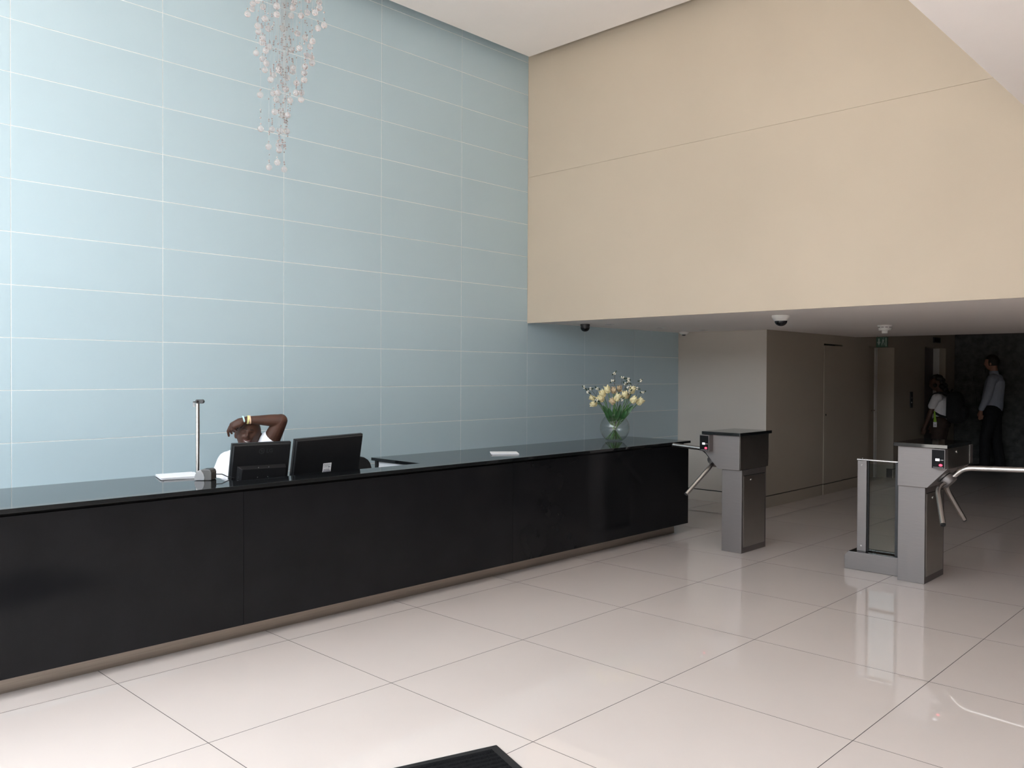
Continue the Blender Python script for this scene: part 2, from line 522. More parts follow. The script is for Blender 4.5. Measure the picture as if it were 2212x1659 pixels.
# glazed entrance front
wn = struct(box(XF-.3, XF-.002, -3.0, YG+.1, ZC-.18, ZR).build('wall_window', M_WHITE))
struct(box(XF-.3, XF-.002, YR, -3.0, 0, ZR).build('wall_window_end', M_WHITE))
for k in range(7):
    y0, y1 = -3.0+1.26*k, -3.0+1.26*(k+1)
    wi = struct(box(XF-.12, XF-.06, y0, y0+.05, 0, ZC-.18).build('window_%d' % (k+1), M_ALU))
    box(XF-.12, XF-.06, y0+.05, y1, 2.45, 2.50).build('transom', M_ALU, wi)
struct(box(-60, XF-.3, -60, 60, -.14, -.06).build('ground', M_PAVE))
struct(box(-10.6, -10.0, -30, 30, -.06, 3.4).build('wall_sky_block', M_SKYBLOCK))  # added out of view to hide low sky and darken the deep lobby

# ------------------------------------------------------------------ reception counter
YCF, XCL, XCR = 4.445, XF+.35, 7.112
rc = thing('reception_counter', 'long black gloss reception counter on a recessed steel plinth', 'counter', (2.4, YCF, 0))
seams = [XCL, .177, 2.408, 4.639, XCR]
for a, b in zip(seams, seams[1:]):
    box(a+.0012, b-.0012, YCF, YCF+.03, .100, .866).build('front_panel', M_BLACKPAN, rc, bevel=.001)
box(XCL+.05, 7.03, 4.552, 4.58, 0, .0995).build('plinth', M_PLINTH, rc)
box(7.00, 7.03, 4.58, 5.18, 0, .0995).build('plinth', M_PLINTH, rc)
box(XCR-.03, XCR, YCF+.0305, 5.21, .100, .866).build('end_panel', M_BLACKPAN, rc)
box(XCL+.05, XCR-.04, YCF+.031, YCF+.05, .10, .881).build('carcass', M_BLACKPAN, rc)
box(3.905, 3.93, 4.70, 4.74, .10, .881).build('carcass_leg', M_BLACK, rc)
box(3.905, 7.05, 5.18, 5.205, .10, .881).build('back_panel', M_BLACK, rc)
box(3.905, 5.0, 4.52, 5.18, .74, .765).build('shelf', M_BLACK, rc)
box(2.40, 2.43, 4.52, 5.20, .10, .881).build('side_panel', M_BLACK, rc)
box(2.435, 3.90, YCF+.055, 5.20, .695, .72).build('desk_shelf', M_BLACK, rc)

ct = MB().prism([(XCL-.02, 4.430), (7.125, 4.430), (7.125, 5.225), (3.885, 5.225), (3.885, 4.645), (2.462, 4.645), (2.462, 5.225), (XCL-.02, 5.225)],
                lambda a, b, h: (a, b, h), .8825, .905).build('countertop', M_BLACKTOP, bevel=.0015)
tag(ct, 'polished black stone countertop with a cut-out for the two monitors', 'countertop')

# ------------------------------------------------------------------ turnstiles
def turnstile(flip, label):
    """built for the +Y hub side; flip mirrors it"""
    def Y(y): return 5.905-y if flip else y
    def bx(mb, x0, x1, y0, y1, z0, z1):
        a, b = sorted((Y(y0), Y(y1)))
        return mb.box(x0, x1, a, b, z0, z1)
    t = thing('turnstile', label, 'turnstile', (6.84, Y(3.70), 0), 'tripod turnstiles at the lobby entrance')
    def P(mb, name, m, par=t, **k): return mb.build(name, m, par, **k)
    P(bx(MB(), 6.618, 7.058, 3.603, 3.795, 0, .722), 'pedestal', M_STEEL, bevel=.002)
    # service door on the side of the pedestal
    for ys in (3.603, 3.795):
        s = -1 if ys < 3.7 else 1
        d = P(bx(MB(), 6.650, 7.03, ys+s*.0005, ys+s*.003, .05, .668), 'service_door', M_SIDE)
        P(bx(MB(), 6.650, 7.03, ys+s*.0003, ys+s*.0012, .668, .675), 'door_gap', M_DARKGAP)
        P(MB().lathe([(0, 0), (.011, 0), (.011, .004), (0, .004)], (6.78, Y(ys+s*.003), .63), 12, (0, (-1 if (s < 0) != flip else 1), 0)), 'lock', M_CHROME, d)
    # head: five sided section extruded along X
    sec = [(3.610, 1.0205), (3.610, .7225), (3.818, .7225), (3.953, .868), (3.953, 1.0205)]
    hd = P(MB().prism([(Y(a), b) for a, b in sec], lambda a, b, h: (h, a, b), 6.585, 7.112), 'head', M_STEEL, bevel=.002)
    P(bx(MB(), 6.597, 7.108, 3.607, 3.6095, .727, 1.018), 'side_cover', M_SIDE, hd)
    P(MB().add([(x_, Y(y_), z_) for x_, y_, z_ in ((6.60, 3.9535, .872), (7.108, 3.9535, .872), (7.108, 3.9535, 1.018), (6.60, 3.9535, 1.018), (6.60, 3.9555, .872), (7.108, 3.9555, .872), (7.108, 3.9555, 1.018), (6.60, 3.9555, 1.018))], [(3,2,1,0),(4,5,6,7),(0,1,5,4),(1,2,6,5),(2,3,7,6),(3,0,4,7)]), 'side_cover', M_SIDE, hd)
    for (lx, lz) in ((6.80, .985), (6.83, .85)):
        P(MB().lathe([(0, 0), (.012, 0), (.012, .004), (0, .004)], (lx, Y(3.9555), lz), 12, (0, -1 if flip else 1, 0)), 'lock', M_CHROME if lz > .9 else M_DKGREY, hd)
    P(bx(MB(), 6.553, 7.135, 3.588, 3.963, 1.021, 1.0475), 'top_plate', M_BLACKTOP, bevel=.002)
    # card readers, one facing each way
    for (xa, xb, xd) in ((6.515, 6.585, -1), (7.112, 7.182, 1)):
        rd = P(bx(MB(), xa, xb, 3.868, 3.960, .876, 1.018), 'card_reader', M_STEEL, bevel=.0015)
        xf = xa if xd < 0 else xb
        f0, f1 = sorted((xf, xf+xd*.002))
        P(bx(MB(), f0, f1, 3.872, 3.956, .881, 1.013), 'reader_window', M_READER, rd)
        f0, f1 = sorted((xf+xd*.002, xf+xd*.003))
        k = 0.
        ya = 3.914
        if flip: ya = 5.905-3.914
        dz = .941
        def lit(y0, y1, z0, z1, nm, m): return MB().box(f0, f1, y0, y1, z0, z1).build(nm, m, rd)
        lit(ya-.010, ya+.018, dz-.008, dz+.010, 'display', M_DISP)
        lit(ya-.036, ya-.014, dz-.003, dz+.003, 'caption', M_SILVER)
        e0 = xf+xd*.003
        MB().ball((e0, ya-.018, .904), .011, 12, 8, e=(.5, 1.15, .8)).build('lamp', M_RED, rd)
        lit(ya-.036, ya+.034, .886, .889, 'lower_strip', M_SILVER)
    # hub on the sloping underside and its three arms
    sy = -1 if flip else 1
    ax = Vector((0, sy*.735, -.678)).normalized()
    c0 = Vector((6.705, Y(3.892), .810))
    P(MB().lathe([(0, -.015), (.060, -.015), (.060, .016), (0, .016)], c0, 24, ax), 'hub_flange', M_STEEL)
    P(MB().lathe([(0, .016), (.050, .016), (.050, .024), (0, .024)], c0, 24, ax), 'hub_gap', M_DARKGAP)
    P(MB().lathe([(0, .024), (.055, .024), (.055, .072), (.050, .078), (0, .078)], c0, 28, ax), 'hub', M_STEEL)
    hc = c0+ax*.052
    d0 = Vector((0, sy*.9985, .045)).normalized()
    for k in range(3):
        q = Matrix.Rotation(2*PI*k/3+(.10 if not flip else -.10)*(k > 0), 3, ax)
        d = q @ d0
        rad = (d-ax*d.dot(ax)).normalized()
        p0 = hc+rad*.045
        p1 = hc+rad*.085
        path = [p0]
        for s in range(7):
            u = s/6
            path.append(p1*(1-u)**2 + (p1+rad*.055)*2*u*(1-u) + (p1+rad*.055+d*.065)*u*u if s else p1)
        path.append(path[-1]+d*.265)
        path[-1] = path[-2]+d*(.36 if (flip and k == 0) else .265)
        ar = P(MB().tube(path, .0185, 14), 'arm', M_CHROME)
        P(MB().tube([path[-1]+d*.0005, path[-1]+d*.010], [.0185, .016], 14), 'end_cap', M_RUBBER, ar)
    return t
turnstile(False, 'stainless tripod turnstile beside the end of the black counter')
turnstile(True, 'stainless tripod turnstile joined to the low glass barrier, on the right')

# glass barrier between the turnstiles
gb = thing('glass_barrier', 'short glass barrier with steel post, rail and plinth beside the right turnstile', 'barrier', (6.80, 2.5, 0))
MB().prism([(2.318, 0), (2.752, 0), (2.752, .105), (2.722, .142), (2.318, .142)], lambda a, b, h: (h, a, b), 6.728, 6.92).build('barrier_plinth', M_STEEL, gb, bevel=.003)
box(6.728+.004, 6.916, 2.318, 2.716, .1425, .145).build('plinth_lid', M_BLACKTOP, gb)
post = box(6.775, 6.835, 2.600, 2.672, .145, .868).build('post', M_STEEL, gb, bevel=.003)
for z in (.19, .835):
    MB().lathe([(0, 0), (.006, 0), (.006, .003), (0, .003)], (6.775, 2.637, z), 10, (-1, 0, 0)).build('screw', M_CHROME, post)
box(6.797, 6.813, 2.590, 2.600, .147, .868).build('glazing_strip', M_RUBBER, gb)
box(6.80, 6.810, 2.390, 2.590, .155, .845).build('glass_pane', M_GLASSPANE, gb)
box(6.780, 6.825, 2.345, 2.380, .146, .868).build('edge_profile', M_DKGREY, gb)
MB().tube([(6.805, 2.685, .874), (6.805, 2.31, .874)], .0085, 12).build('rail', M_CHROME, gb)
box(6.80, 6.81, 2.640, 2.644, .882, .890).build('rail_pin', M_CHROME, gb)

# ------------------------------------------------------------------ entrance mat
mu, mv = Vector((-.948, .318, 0)), Vector((-.318, -.948, 0))
mc = Vector((2.475, 2.458, 0))
mt = thing('floor_mat', 'black ribbed entrance mat with a rubber border, lying on the pale tiles', 'mat', mc)
def mp(u, v, z): return mc+mu*u+mv*v+Vector((0, 0, z))
def mbox(u0, u1, v0, v1, z0, z1, ins=0.):
    vs = [mp(u0, v0, z0), mp(u1, v0, z0), mp(u1, v1, z0), mp(u0, v1, z0), mp(u0+ins, v0+ins, z1), mp(u1-ins, v0+ins, z1), mp(u1-ins, v1-ins, z1), mp(u0+ins, v1-ins, z1)]
    return MB().add(vs, [(3,2,1,0),(4,5,6,7),(0,1,5,4),(1,2,6,5),(2,3,7,6),(3,0,4,7)])
mbox(0, 1.5, 0, .9, .0005, .006, .004).build('rubber_border', M_RUBBER, mt)
for k in range(26):
    v = .038+.0318*k
    mbox(.04, 1.46, v, v+.024, .006, .0125, .005).build('rib', M_PILE, mt)

# ------------------------------------------------------------------ things on the counter
CT = .9055
def paper_stack(name, label, pts, z0, n, jit, group='loose papers on the counter'):
    t = thing(name, label, 'papers', (*pts[0], z0), group)
    z = z0
    cx = sum(p[0] for p in pts)/4; cy = sum(p[1] for p in pts)/4
    rr = random.Random(len(label))
    for k in range(n):
        a = rr.uniform(-jit, jit); dx, dy = rr.uniform(-.012, .012)*(k > 0), rr.uniform(-.010, .010)*(k > 0)
        vs = []
        for q, (x, y) in enumerate(pts):
            X = cx+(x-cx)*math.cos(a)-(y-cy)*math.sin(a)+dx
            Yy = cy+(x-cx)*math.sin(a)+(y-cy)*math.cos(a)+dy
            vs.append((X, Yy))
        MB().prism(vs, lambda a, b, h: (a, b, h), z, z+.0022).build('sheet', M_PAPER, t)
        z += .0026
    return t
paper_stack('paper_stack', 'loose stack of white papers at the foot of the camera pole', [(2.165, 4.975), (2.372, 4.92), (2.455, 5.16), (2.235, 5.195)], CT, 5, .05)
paper_stack('paper_stack', 'thin stack of white papers alone in the middle of the counter', [(4.70, 4.735), (4.87, 4.60), (4.985, 4.735), (4.815, 4.87)], CT, 4, .07)

# camera on a pole
pb = Vector((2.472, 5.150, CT))
wc = thing('camera_pole', 'slim steel pole carrying a small black webcam above the papers', 'camera', pb)
MB().lathe([(0, 0), (.028, 0), (.028, .0035), (0, .0035)], pb, 24).build('base_plate', M_CHROME, wc)
MB().tube([pb+Vector((0, 0, .0036)), pb+Vector((0, 0, .452))], .0125, 18).build('pole', M_CHROME, wc)
top = pb+Vector((0, 0, .455))
TOW = Vector((-Fv.x, -Fv.y, 0)).normalized()      # towards the viewer's side of the hall
def wp(r, t, u): return top+R0*r+TOW*t+Vector((0, 0, u))
out = []
for k in range(20):
    an = 2*PI*k/20
    cx = .026 if math.cos(an) > 0 else -.0
    out.append((cx+.012+.0135*math.cos(an)-.004, .0135*math.sin(an)+.004))
body = MB().prism(out, lambda a, b, h: wp(a, h, b), .004, .030).build('webcam', M_DKGREY, wc, bevel=.003)
MB().lathe([(0, 0), (.007, 0), (.0075, .003), (0, .003)], wp(.012, .030, .003), 14, wp(0, 1, 0)-wp(0, 0, 0)).build('lens', M_DOME, body)
MB().prism([(-.026, -.002), (-.002, -.004), (-.002, .006), (-.026, .003)], lambda a, b, h: wp(a, h, b), -.004, .012).build('bracket', M_BLACK, wc)
MB().prism([(-.027, -.032), (-.014, -.032), (-.014, -.003), (-.027, -.003)], lambda a, b, h: wp(a, h, b), .004, .007).build('hanging_tag', M_SILVER, wc)

# fingerprint reader (rounded silver and charcoal housing) with its cable
fc = Vector((2.357, 4.815, CT))
fr = thing('fingerprint_reader', 'small silver and charcoal fingerprint reader on the counter before the pole', 'reader', fc)
fr_r = R0.copy(); fr_t = Vector((-Fv.x, -Fv.y, 0)).normalized()
def fpt(a, h, b): return fc+fr_r*a+fr_t*h+Vector((0, 0, b))
out = [(-.049, .004), (-.044, 0), (.046, 0), (.050, .005), (.050, .045), (.045, .060), (.034, .067), (-.006, .066), (-.028, .058), (-.040, .043), (-.048, .020)]
MB().prism(out, lambda a, b, h: fpt(a, h, b), -.055, .035).build('housing', M_CHAR, fr, bevel=.005)
out2 = [(-.050, .004), (-.044, .001), (.010, .001), (.012, .018), (.006, .040), (-.008, .058), (-.018, .063), (-.034, .055), (-.044, .038), (-.0495, .020)]
MB().prism(out2, lambda a, b, h: fpt(a, h, b), -.050, .040).build('side_shell', M_SILVER, fr, bevel=.004)
MB().lathe([(0, 0), (.015, 0), (.015, .002), (0, .003)], fpt(.018, -.01, .066), 16).build('sensor', M_DOME, fr)
MB().tube([fpt(.05, -.04, .03), fpt(.085, -.05, .028), fpt(.115, -.06, .012), fpt(.15, -.075, .0035)], .003, 8).build('cable', M_BLACK, fr)

# monitors
def monitor(label, xl, yl, xr, yr, ztl, ztr, hgt, tilt, kind):
    w = math.hypot(xr-xl, yr-yl)
    base = Vector(((xl+xr)/2, (yl+yr)/2, (ztl+ztr)/2))
    az = math.atan2(yr-yl, xr-xl)
    roll = math.atan2(ztr-ztl, w)
    bot = .7205
    t = thing('monitor', label, 'monitor', (base.x, base.y+.08, bot))
    ROT = Matrix.Rotation(az, 4, 'Z') @ Matrix.Rotation(-roll, 4, 'Y') @ Matrix.Rotation(tilt, 4, 'X')
    T = Matrix.Translation(base) @ ROT
    # local frame: x along the top edge, y away from the camera, z up, origin at top edge middle of the back face
    def B(x0, x1, y0, y1, z0, z1): return MB().box(x0, x1, y0, y1, z0, z1).xf(T)
    fr_ = B(-w/2, w/2, .014, .040, -hgt, 0).build('bezel', M_BLACK, t, bevel=.004)
    B(-w/2+.015, w/2-.015, .0403, .0412, -hgt+.02, -.015).build('screen', M_DOME, fr_)
    ins = .010
    vs = [(-w/2+.004, .014, -hgt+.004), (w/2-.004, .014, -hgt+.004), (w/2-.004, .014, -.004), (-w/2+.004, .014, -.004),
          (-w/2+ins, .0, -hgt+ins), (w/2-ins, .0, -hgt+ins), (w/2-ins, .0, -ins), (-w/2+ins, .0, -ins)]
    back = MB().add(vs, [(0,1,2,3),(7,6,5,4),(4,5,1,0),(5,6,2,1),(6,7,3,2),(7,4,0,3)]).xf(T).build('back_shell', M_BLACK, t, bevel=.002)
    if kind == 'boxed':
        x0, x1, z0, z1 = -w*.40, w*.42, -hgt+.012, -hgt*.485
        vs = [(x0, 0, z0), (x1, 0, z0), (x1, 0, z1), (x0, 0, z1), (x0+.024, -.030, z0+.01), (x1-.004, -.030, z0+.01), (x1-.004, -.030, z1-.014), (x0+.024, -.030, z1-.014)]
        hb = MB().add(vs, [(0,1,2,3),(7,6,5,4),(4,5,1,0),(5,6,2,1),(6,7,3,2),(7,4,0,3)]).xf(T).build('electronics_housing', M_BLACK, t, bevel=.0015)
        for sx in (-.028, .040):
            for sz in (-.15, -.216):
                MB().lathe([(0, 0), (.0028, 0), (.0028, .0015), (0, .002)], (0, 0, 0), 8, (0, -1, 0)).xf(T @ Matrix.Translation((sx, -.030, sz))).build('screw', M_SILVER, hb)
        for k in range(6):
            B(x0+.006, x0+.020, -.016, -.010, -.19-.012*k, -.186-.012*k).build('vent_slot', M_DKGREY, hb)
        lg = text_mb('LG', .036, .0008, lambda x, y, h: T @ Vector((x+.048, -h-.0009, y-.062))).build('logo', M_DKGREY, back)
        rg = MB()
        n = 28
        vs, fs = [], []
        for k in range(n+1):
            an = .25+(2*PI-.55)*k/n
            for rr in (.0185, .0150):
                for h in (0, .0016):
                    vs.append(T @ Vector((-.004+rr*math.cos(an), -h-.0001, -.050+rr*math.sin(an))))
        for k in range(n):
            a = 4*k
            fs += [(a, a+4, a+5, a+1), (a+2, a+3, a+7, a+6), (a+1, a+5, a+7, a+3), (a, a+2, a+6, a+4)]
        rg.add(vs, fs)
        for (x0_, x1_, z0_, z1_) in ((-.007, -.004, -.056, -.043), (-.007, .000, -.058, -.0555), (-.001, .013, -.0515, -.049)):
            rg.add([T @ p for p in MB().box(x0_, x1_, -.0016, -.0001, z0_, z1_).v], MB().box(0, 1, 0, 1, 0, 1).f)
        MB().ball((0, 0, 0), .0022, 8, 6).xf(T @ Matrix.Translation((-.011, -.001, -.045))).build('logo_dot', M_DKGREY, back)
        rg.build('logo_ring', M_DKGREY, back)
    else:
        st = B(-.040, .026, -.0008, -.0001, -.250, -.186).build('sticker', M_PAPER, t)
        for (a, b, z0, z1) in ((-.034, -.022, -.196, -.191), (-.018, .018, -.1955, -.1925), (-.034, .020, -.202, -.200), (-.034, .010, -.207, -.205), (.0, .018, -.219, -.211), (-.034, -.006, -.215, -.213), (-.034, .014, -.234, -.229)):
            B(a, b, -.0014, -.0009, z0, z1).build('print', M_PAPERD, st)
        B(-.037, .022, -.0013, -.0009, -.250, -.238).build('sticker_foot', M_PAPERD, st)
    # stand
    pz = (T @ Vector((0, .02, -hgt*.8)))
    MB().tube([pz, (pz.x, pz.y+.02, bot+.012)], .02, 12).build('stand_neck', M_BLACK, t)
    MB().lathe([(0, 0), (.09, 0), (.085, .012), (0, .014)], (pz.x, pz.y+.02, bot), 24).build('stand_foot', M_BLACK, t)
    return t
monitor('black monitor seen from behind with a boxed back, before the seated person', 2.598, 4.93, 2.985, 4.873, 1.0935, 1.0915, .30, math.radians(14), 'boxed')
monitor('wider black monitor seen from behind with a white sticker low on its back', 3.036, 4.905, 3.578, 4.895, 1.1000, 1.1150, .33, math.radians(14), 'plain')

# files under the worktop
ft = thing('file_stack', 'stack of printed white papers on the shelf under the countertop', 'papers', (4.06, 5.02, .7655))
for k in range(14):
    a = random.uniform(-.012, .012)
    box(3.916+a*.4, 4.21+a, 4.80+a, 5.172+a*.3, .7655+.0078*k, .7655+.0078*k+.0072).build('folder', M_PAPER, ft)

# office chairs
def office_chair(x, y, rz, label):
    t = thing('office_chair', label, 'chair', (x, y, 0), 'black office chairs behind the counter', rz)
    L = dict(local=True)
    MB().prism([(-.24, -.22), (.24, -.22), (.23, .20), (-.23, .20)], lambda a, b, h: (a, b, h), .44, .50).build('seat', M_FABRIC, t, bevel=.02, **L)
    out = []
    for k in range(24):
        an = 2*PI*k/24
        c, s = math.cos(an), math.sin(an)
        out.append((.22*math.copysign(abs(c)**.55, c), 0.675+.195*math.copysign(abs(s)**.55, s)))
    MB().prism(out, lambda a, b, h: (a, h+.06*(b-.7)-.10*a*a*4*.3, b), .215, .265).build('backrest', M_FABRIC, t, bevel=.012, **L)
    MB().tube([(0, .10, .43), (0, .285, .44), (0, .30, .62)], .018, 10).build('back_bar', M_BLACK, t, **L)
    MB().tube([(0, 0, .44), (0, 0, .09)], .028, 14).build('gas_column', M_DKGREY, t, **L)
    for k in range(5):
        a = 2*PI*k/5+.3
        p = Vector((.25*math.cos(a), .25*math.sin(a), .075))
        lg = MB().tube([(0, 0, .10), p], [.026, .015], 10).build('leg', M_BLACK, t, **L)
        MB().lathe([(0, -.011), (.025, -.011), (.025, .011), (0, .011)], (p.x, p.y, .0255), 14, (-math.sin(a), math.cos(a), 0)).build('caster', M_BLACK, lg, **L)
        MB().tube([p, (p.x, p.y, .03)], .007, 8).build('caster_pin', M_BLACK, lg, **L)
    return t
office_chair(4.00, 5.445, 0, 'black office chair behind the wider monitor, empty, only its backrest showing')

# ------------------------------------------------------------------ soffit fittings
def dome_cam(x, y, label, base_m, rb, rd, hb, sc):
    t = thing('dome_camera', label, 'camera', (x, y, ZS), None)
    MB().lathe([(0, 0), (rb, 0), (rb, -hb*.35), (rb*.93, -hb*.55), (rd*1.06, -hb), (0, -hb)], (x, y, ZS-.0005), 28).build('base', base_m, t)
    prof = [(rd, -hb-.0005)]+[(rd*math.cos(a), -hb-.0005-sc*rd*math.sin(a)) for a in [PI/2*k/7 for k in range(1, 8)]]
    MB().lathe(prof, (x, y, ZS), 28).build('dome', M_DOME, t)
    return t
dome_cam(6.93, 5.60, 'all black dome camera under the soffit close to the glass wall', M_DKGREY, .050, .047, .042, .8)
dome_cam(6.99, 3.44, 'white based dome camera with a black dome under the middle of the soffit', M_PLASTIC, .078, .054, .050, .85)
dome_cam(8.93, 5.66, 'tiny white corner camera where the glass wall meets the return wall', M_PLASTIC, .058, .026, .035, .6)
sd = thing('smoke_detector', 'white stepped smoke detector on the lobby soffit', 'detector', (9.05, 3.30, ZS))
sx = (9.05, 3.30, ZS-.0005)
MB().lathe([(0, 0), (.072, 0), (.072, -.016), (0, -.016)], sx, 28).build('base', M_PLASTIC, sd)
MB().lathe([(0, -.0165), (.062, -.0165), (.064, -.030), (.060, -.055), (0, -.058)], sx, 28).build('body', M_PLASTIC, sd)
for k in range(10):
    a = 2*PI*k/10
    c = Vector((9.05+.0625*math.cos(a), 3.30+.0625*math.sin(a), ZS-.024))
    MB().box(-.0015, .0015, -.013, .013, -.0025, .0025).xf(Matrix.Translation(c) @ Matrix.Rotation(a, 4, 'Z')).build('vent', M_DARKGAP, sd)
MB().lathe([(0, -.0585), (.030, -.0585), (.028, -.085), (0, -.088)], sx, 24).build('sensor_cap', M_PLASTIC, sd)
for (x, y, lab) in ((7.09, 5.40, 'small recessed downlight nearest the black dome camera, unlit'), (7.96, 5.36, 'small recessed downlight in the middle of the row of three, unlit'), (8.76, 5.28, 'small recessed downlight nearest the return wall, unlit')):
    t = thing('downlight', lab, 'light', (x, y, ZS), 'row of downlights on the soffit')
    MB().lathe([(.030, -.0005), (.052, -.0005), (.050, -.005), (.032, -.004)], (x, y, ZS), 24).build('trim_ring', M_PLASTIC, t)
    MB().lathe([(0, -.0006), (.031, -.0006), (.031, -.0025), (0, -.0030)], (x, y, ZS), 24).build('lamp', M_DOME, t)
# exit sign
es = thing('exit_sign', 'unlit green sign with arrow and running figure hung over the lobby door', 'sign', (11.45, 4.21, ZS))
EX = 11.45
def ebox(y0, y1, z0, z1, x0, x1): return box(EX+x0, EX+x1, y0, y1, z0, z1)
ebox(4.140, 4.285, 1.925, 2.058, 0, .02).build('board', M_GREEN, es, bevel=.002)
ebox(4.150, 4.153, 2.058, ZS-.0005, .008, .012).build('hanger', M_CHROME, es)
ebox(4.272, 4.275, 2.058, ZS-.0005, .008, .012).build('hanger', M_CHROME, es)
fx = lambda a, b, h: (EX-h, a, b)
MB().prism([(4.273, 1.995), (4.249, 1.945), (4.225, 1.995), (4.239, 1.995), (4.239, 2.040), (4.259, 2.040), (4.259, 1.995)], fx, .0002, .0015).build('arrow', M_SIGNW, es)
MB().prism([(4.163, 1.935), (4.152, 1.935), (4.152, 2.045), (4.163, 2.045)], fx, .0002, .0015).build('door_symbol', M_SIGNW, es)
rn = MB()
rn.prism([(4.196, 2.038), (4.186, 2.038), (4.186, 2.047), (4.196, 2.047)], fx, .0002, .0015)
rn.prism([(4.204, 2.030), (4.180, 2.022), (4.186, 1.995), (4.206, 2.0)], fx, .0002, .0015)
rn.prism([(4.206, 2.0), (4.194, 1.998), (4.204, 1.965), (4.214, 1.940), (4.208, 1.938), (4.216, 1.965)], fx, .0002, .0015)
rn.prism([(4.194, 2.0), (4.186, 1.998), (4.176, 1.975), (4.178, 1.945), (4.184, 1.945), (4.184, 1.972)], fx, .0002, .0015)
rn.build('running_figure', M_SIGNW, es)
# lift indicator and call panel
li = thing('lift_indicator', 'small dark floor indicator above the lift opening', 'indicator', (15.02, YL, 2.14))
box(14.85, 15.19, YL-.015, YL-.0005, 2.095, 2.185).build('housing', M_DKGREY, li, bevel=.003)
box(14.88, 15.16, YL-.017, YL-.0153, 2.11, 2.17).build('window', M_DOME, li)
cp = thing('call_panel', 'slim dark lift call panel on the wall between door and lift', 'panel', (13.84, YL, 1.17))
box(13.79, 13.90, YL-.012, YL-.0005, 1.045, 1.295).build('plate', M_DKGREY, cp, bevel=.002)
for z in (1.13, 1.20):
    MB().lathe([(0, 0), (.016, 0), (.015, .004), (0, .004)], (13.845, YL-.012, z), 16, (0, -1, 0)).build('button', M_CHROME, cp)

# ------------------------------------------------------------------ chandelier
ch0 = Vector((2.675, 4.453, 0))
ch = thing('chandelier', 'cascading chandelier of clear glass balls hung on fine filaments from the ceiling', 'chandelier', (ch0.x, ch0.y, ZC))
MB().lathe([(0, 0), (.34, 0), (.34, -.02), (0, -.025)], (ch0.x, ch0.y, ZC-.0005), 40).build('canopy', M_CHROME, ch)
BALLS = [(235,15),(195,45),(188,92),(148,137),(285,72),(305,178),(410,65),(410,140),(555,80),(540,150),(630,150),(685,122),(757,122),(795,80),(793,30),(838,235),(783,262),(237,243),(245,295),(335,268),(467,268),(597,308),(668,343),(733,378),(712,425),(282,355),(275,390),(310,463),(345,430),(225,485),(282,537),(317,577),(305,637),(535,452),(617,440),(685,507),(725,525),(730,573),(668,605),(660,662),(660,725),(558,615),(557,650),(590,752),(435,605),(427,638),(382,683),(355,722),(505,705),(495,808),(262,860),(380,845),(422,840),(408,902),(587,840),(635,838),(632,900),(532,908),(392,1012),(447,1005),(467,1043),(510,1040),(267,1165),(370,1170),(450,1182),(503,1187),(338,1325),(430,1312),(435,1355),(418,1465),(343,1510),(480,1527),(695,10),(570,25)]
rb = random.Random(11)
zt = ZC-.026
beads, fil = MB(), MB()
bm_ball = MB().lathe([(0, .0214), (.0030, .0212), (.0036, .0186), (.0034, .0176)]+[(.0184*math.sin(a), .0184*math.cos(a)) for a in [PI*(k+1.2)/13 for k in range(13)]]+[(0, -.0184)], (0, 0, 0), 20).mesh('crystal_ball', M_CRYSTAL)
sc = 4.95/FPX/4.146
extra = [(rb.uniform(150, 800), rb.uniform(-900, -20)) for k in range(34)]
for (zx, zy) in BALLS+extra:
    dx = (zx-(617-500)*4.146)*sc
    zz = 2.735-(zy-1560)*sc*1.004
    rm = .09+.22*max(0, min(1, (1560-zy)/1500))
    dd = rb.uniform(-1, 1)*math.sqrt(max(.0, rm*rm-dx*dx))*.85
    eye = Vector((0, 0, 1.55))
    p = eye+(ch0+R0*dx+Vector((0, 0, zz))-eye)*(1-dd/5.0)     # spread in depth through the cluster
    if p.z > zt-.06: continue
    o = bpy.data.objects.new('crystal_ball', bm_ball); COL.objects.link(o)
    o.parent = ch
    o.location = p-Vector((ch0.x, ch0.y, ZC))
    o.rotation_euler = (0, 0, rb.uniform(0, 6))
    fil.tube([p+Vector((0, 0, .021)), (p.x, p.y, zt)], .00045, 4, cap=False)
    h = .030
    for k in range(rb.choice((3, 4, 4, 5))):
        q = p+Vector((rb.uniform(-.002, .002), 0, h))
        if q.z < zt-.02:
            beads.ball(q, rb.uniform(.0034, .0056), 7, 5)
        h += rb.choice((.010, .012, .035, .06, .12))
for k in range(130):      # the inner strands carry beads only
    zz = 2.86+1.75*rb.random()
    rr = (.02+.13*(zz-2.8)/1.8)*rb.random()
    an = rb.uniform(0, 2*PI)
    q = ch0+Vector((rr*math.cos(an), rr*math.sin(an), zz))
    fil.tube([q, (q.x, q.y, zt)], .0004, 4, cap=False)
    for j in range(2):
        beads.ball(q+Vector((0, 0, .014*j)), rb.uniform(.0034, .0058), 7, 5)
o = beads.build('bead_strands', M_BEAD, ch, merge=False); o['kind'] = 'stuff'
o = fil.build('filaments', M_WIRE, ch, merge=False); o['kind'] = 'stuff'

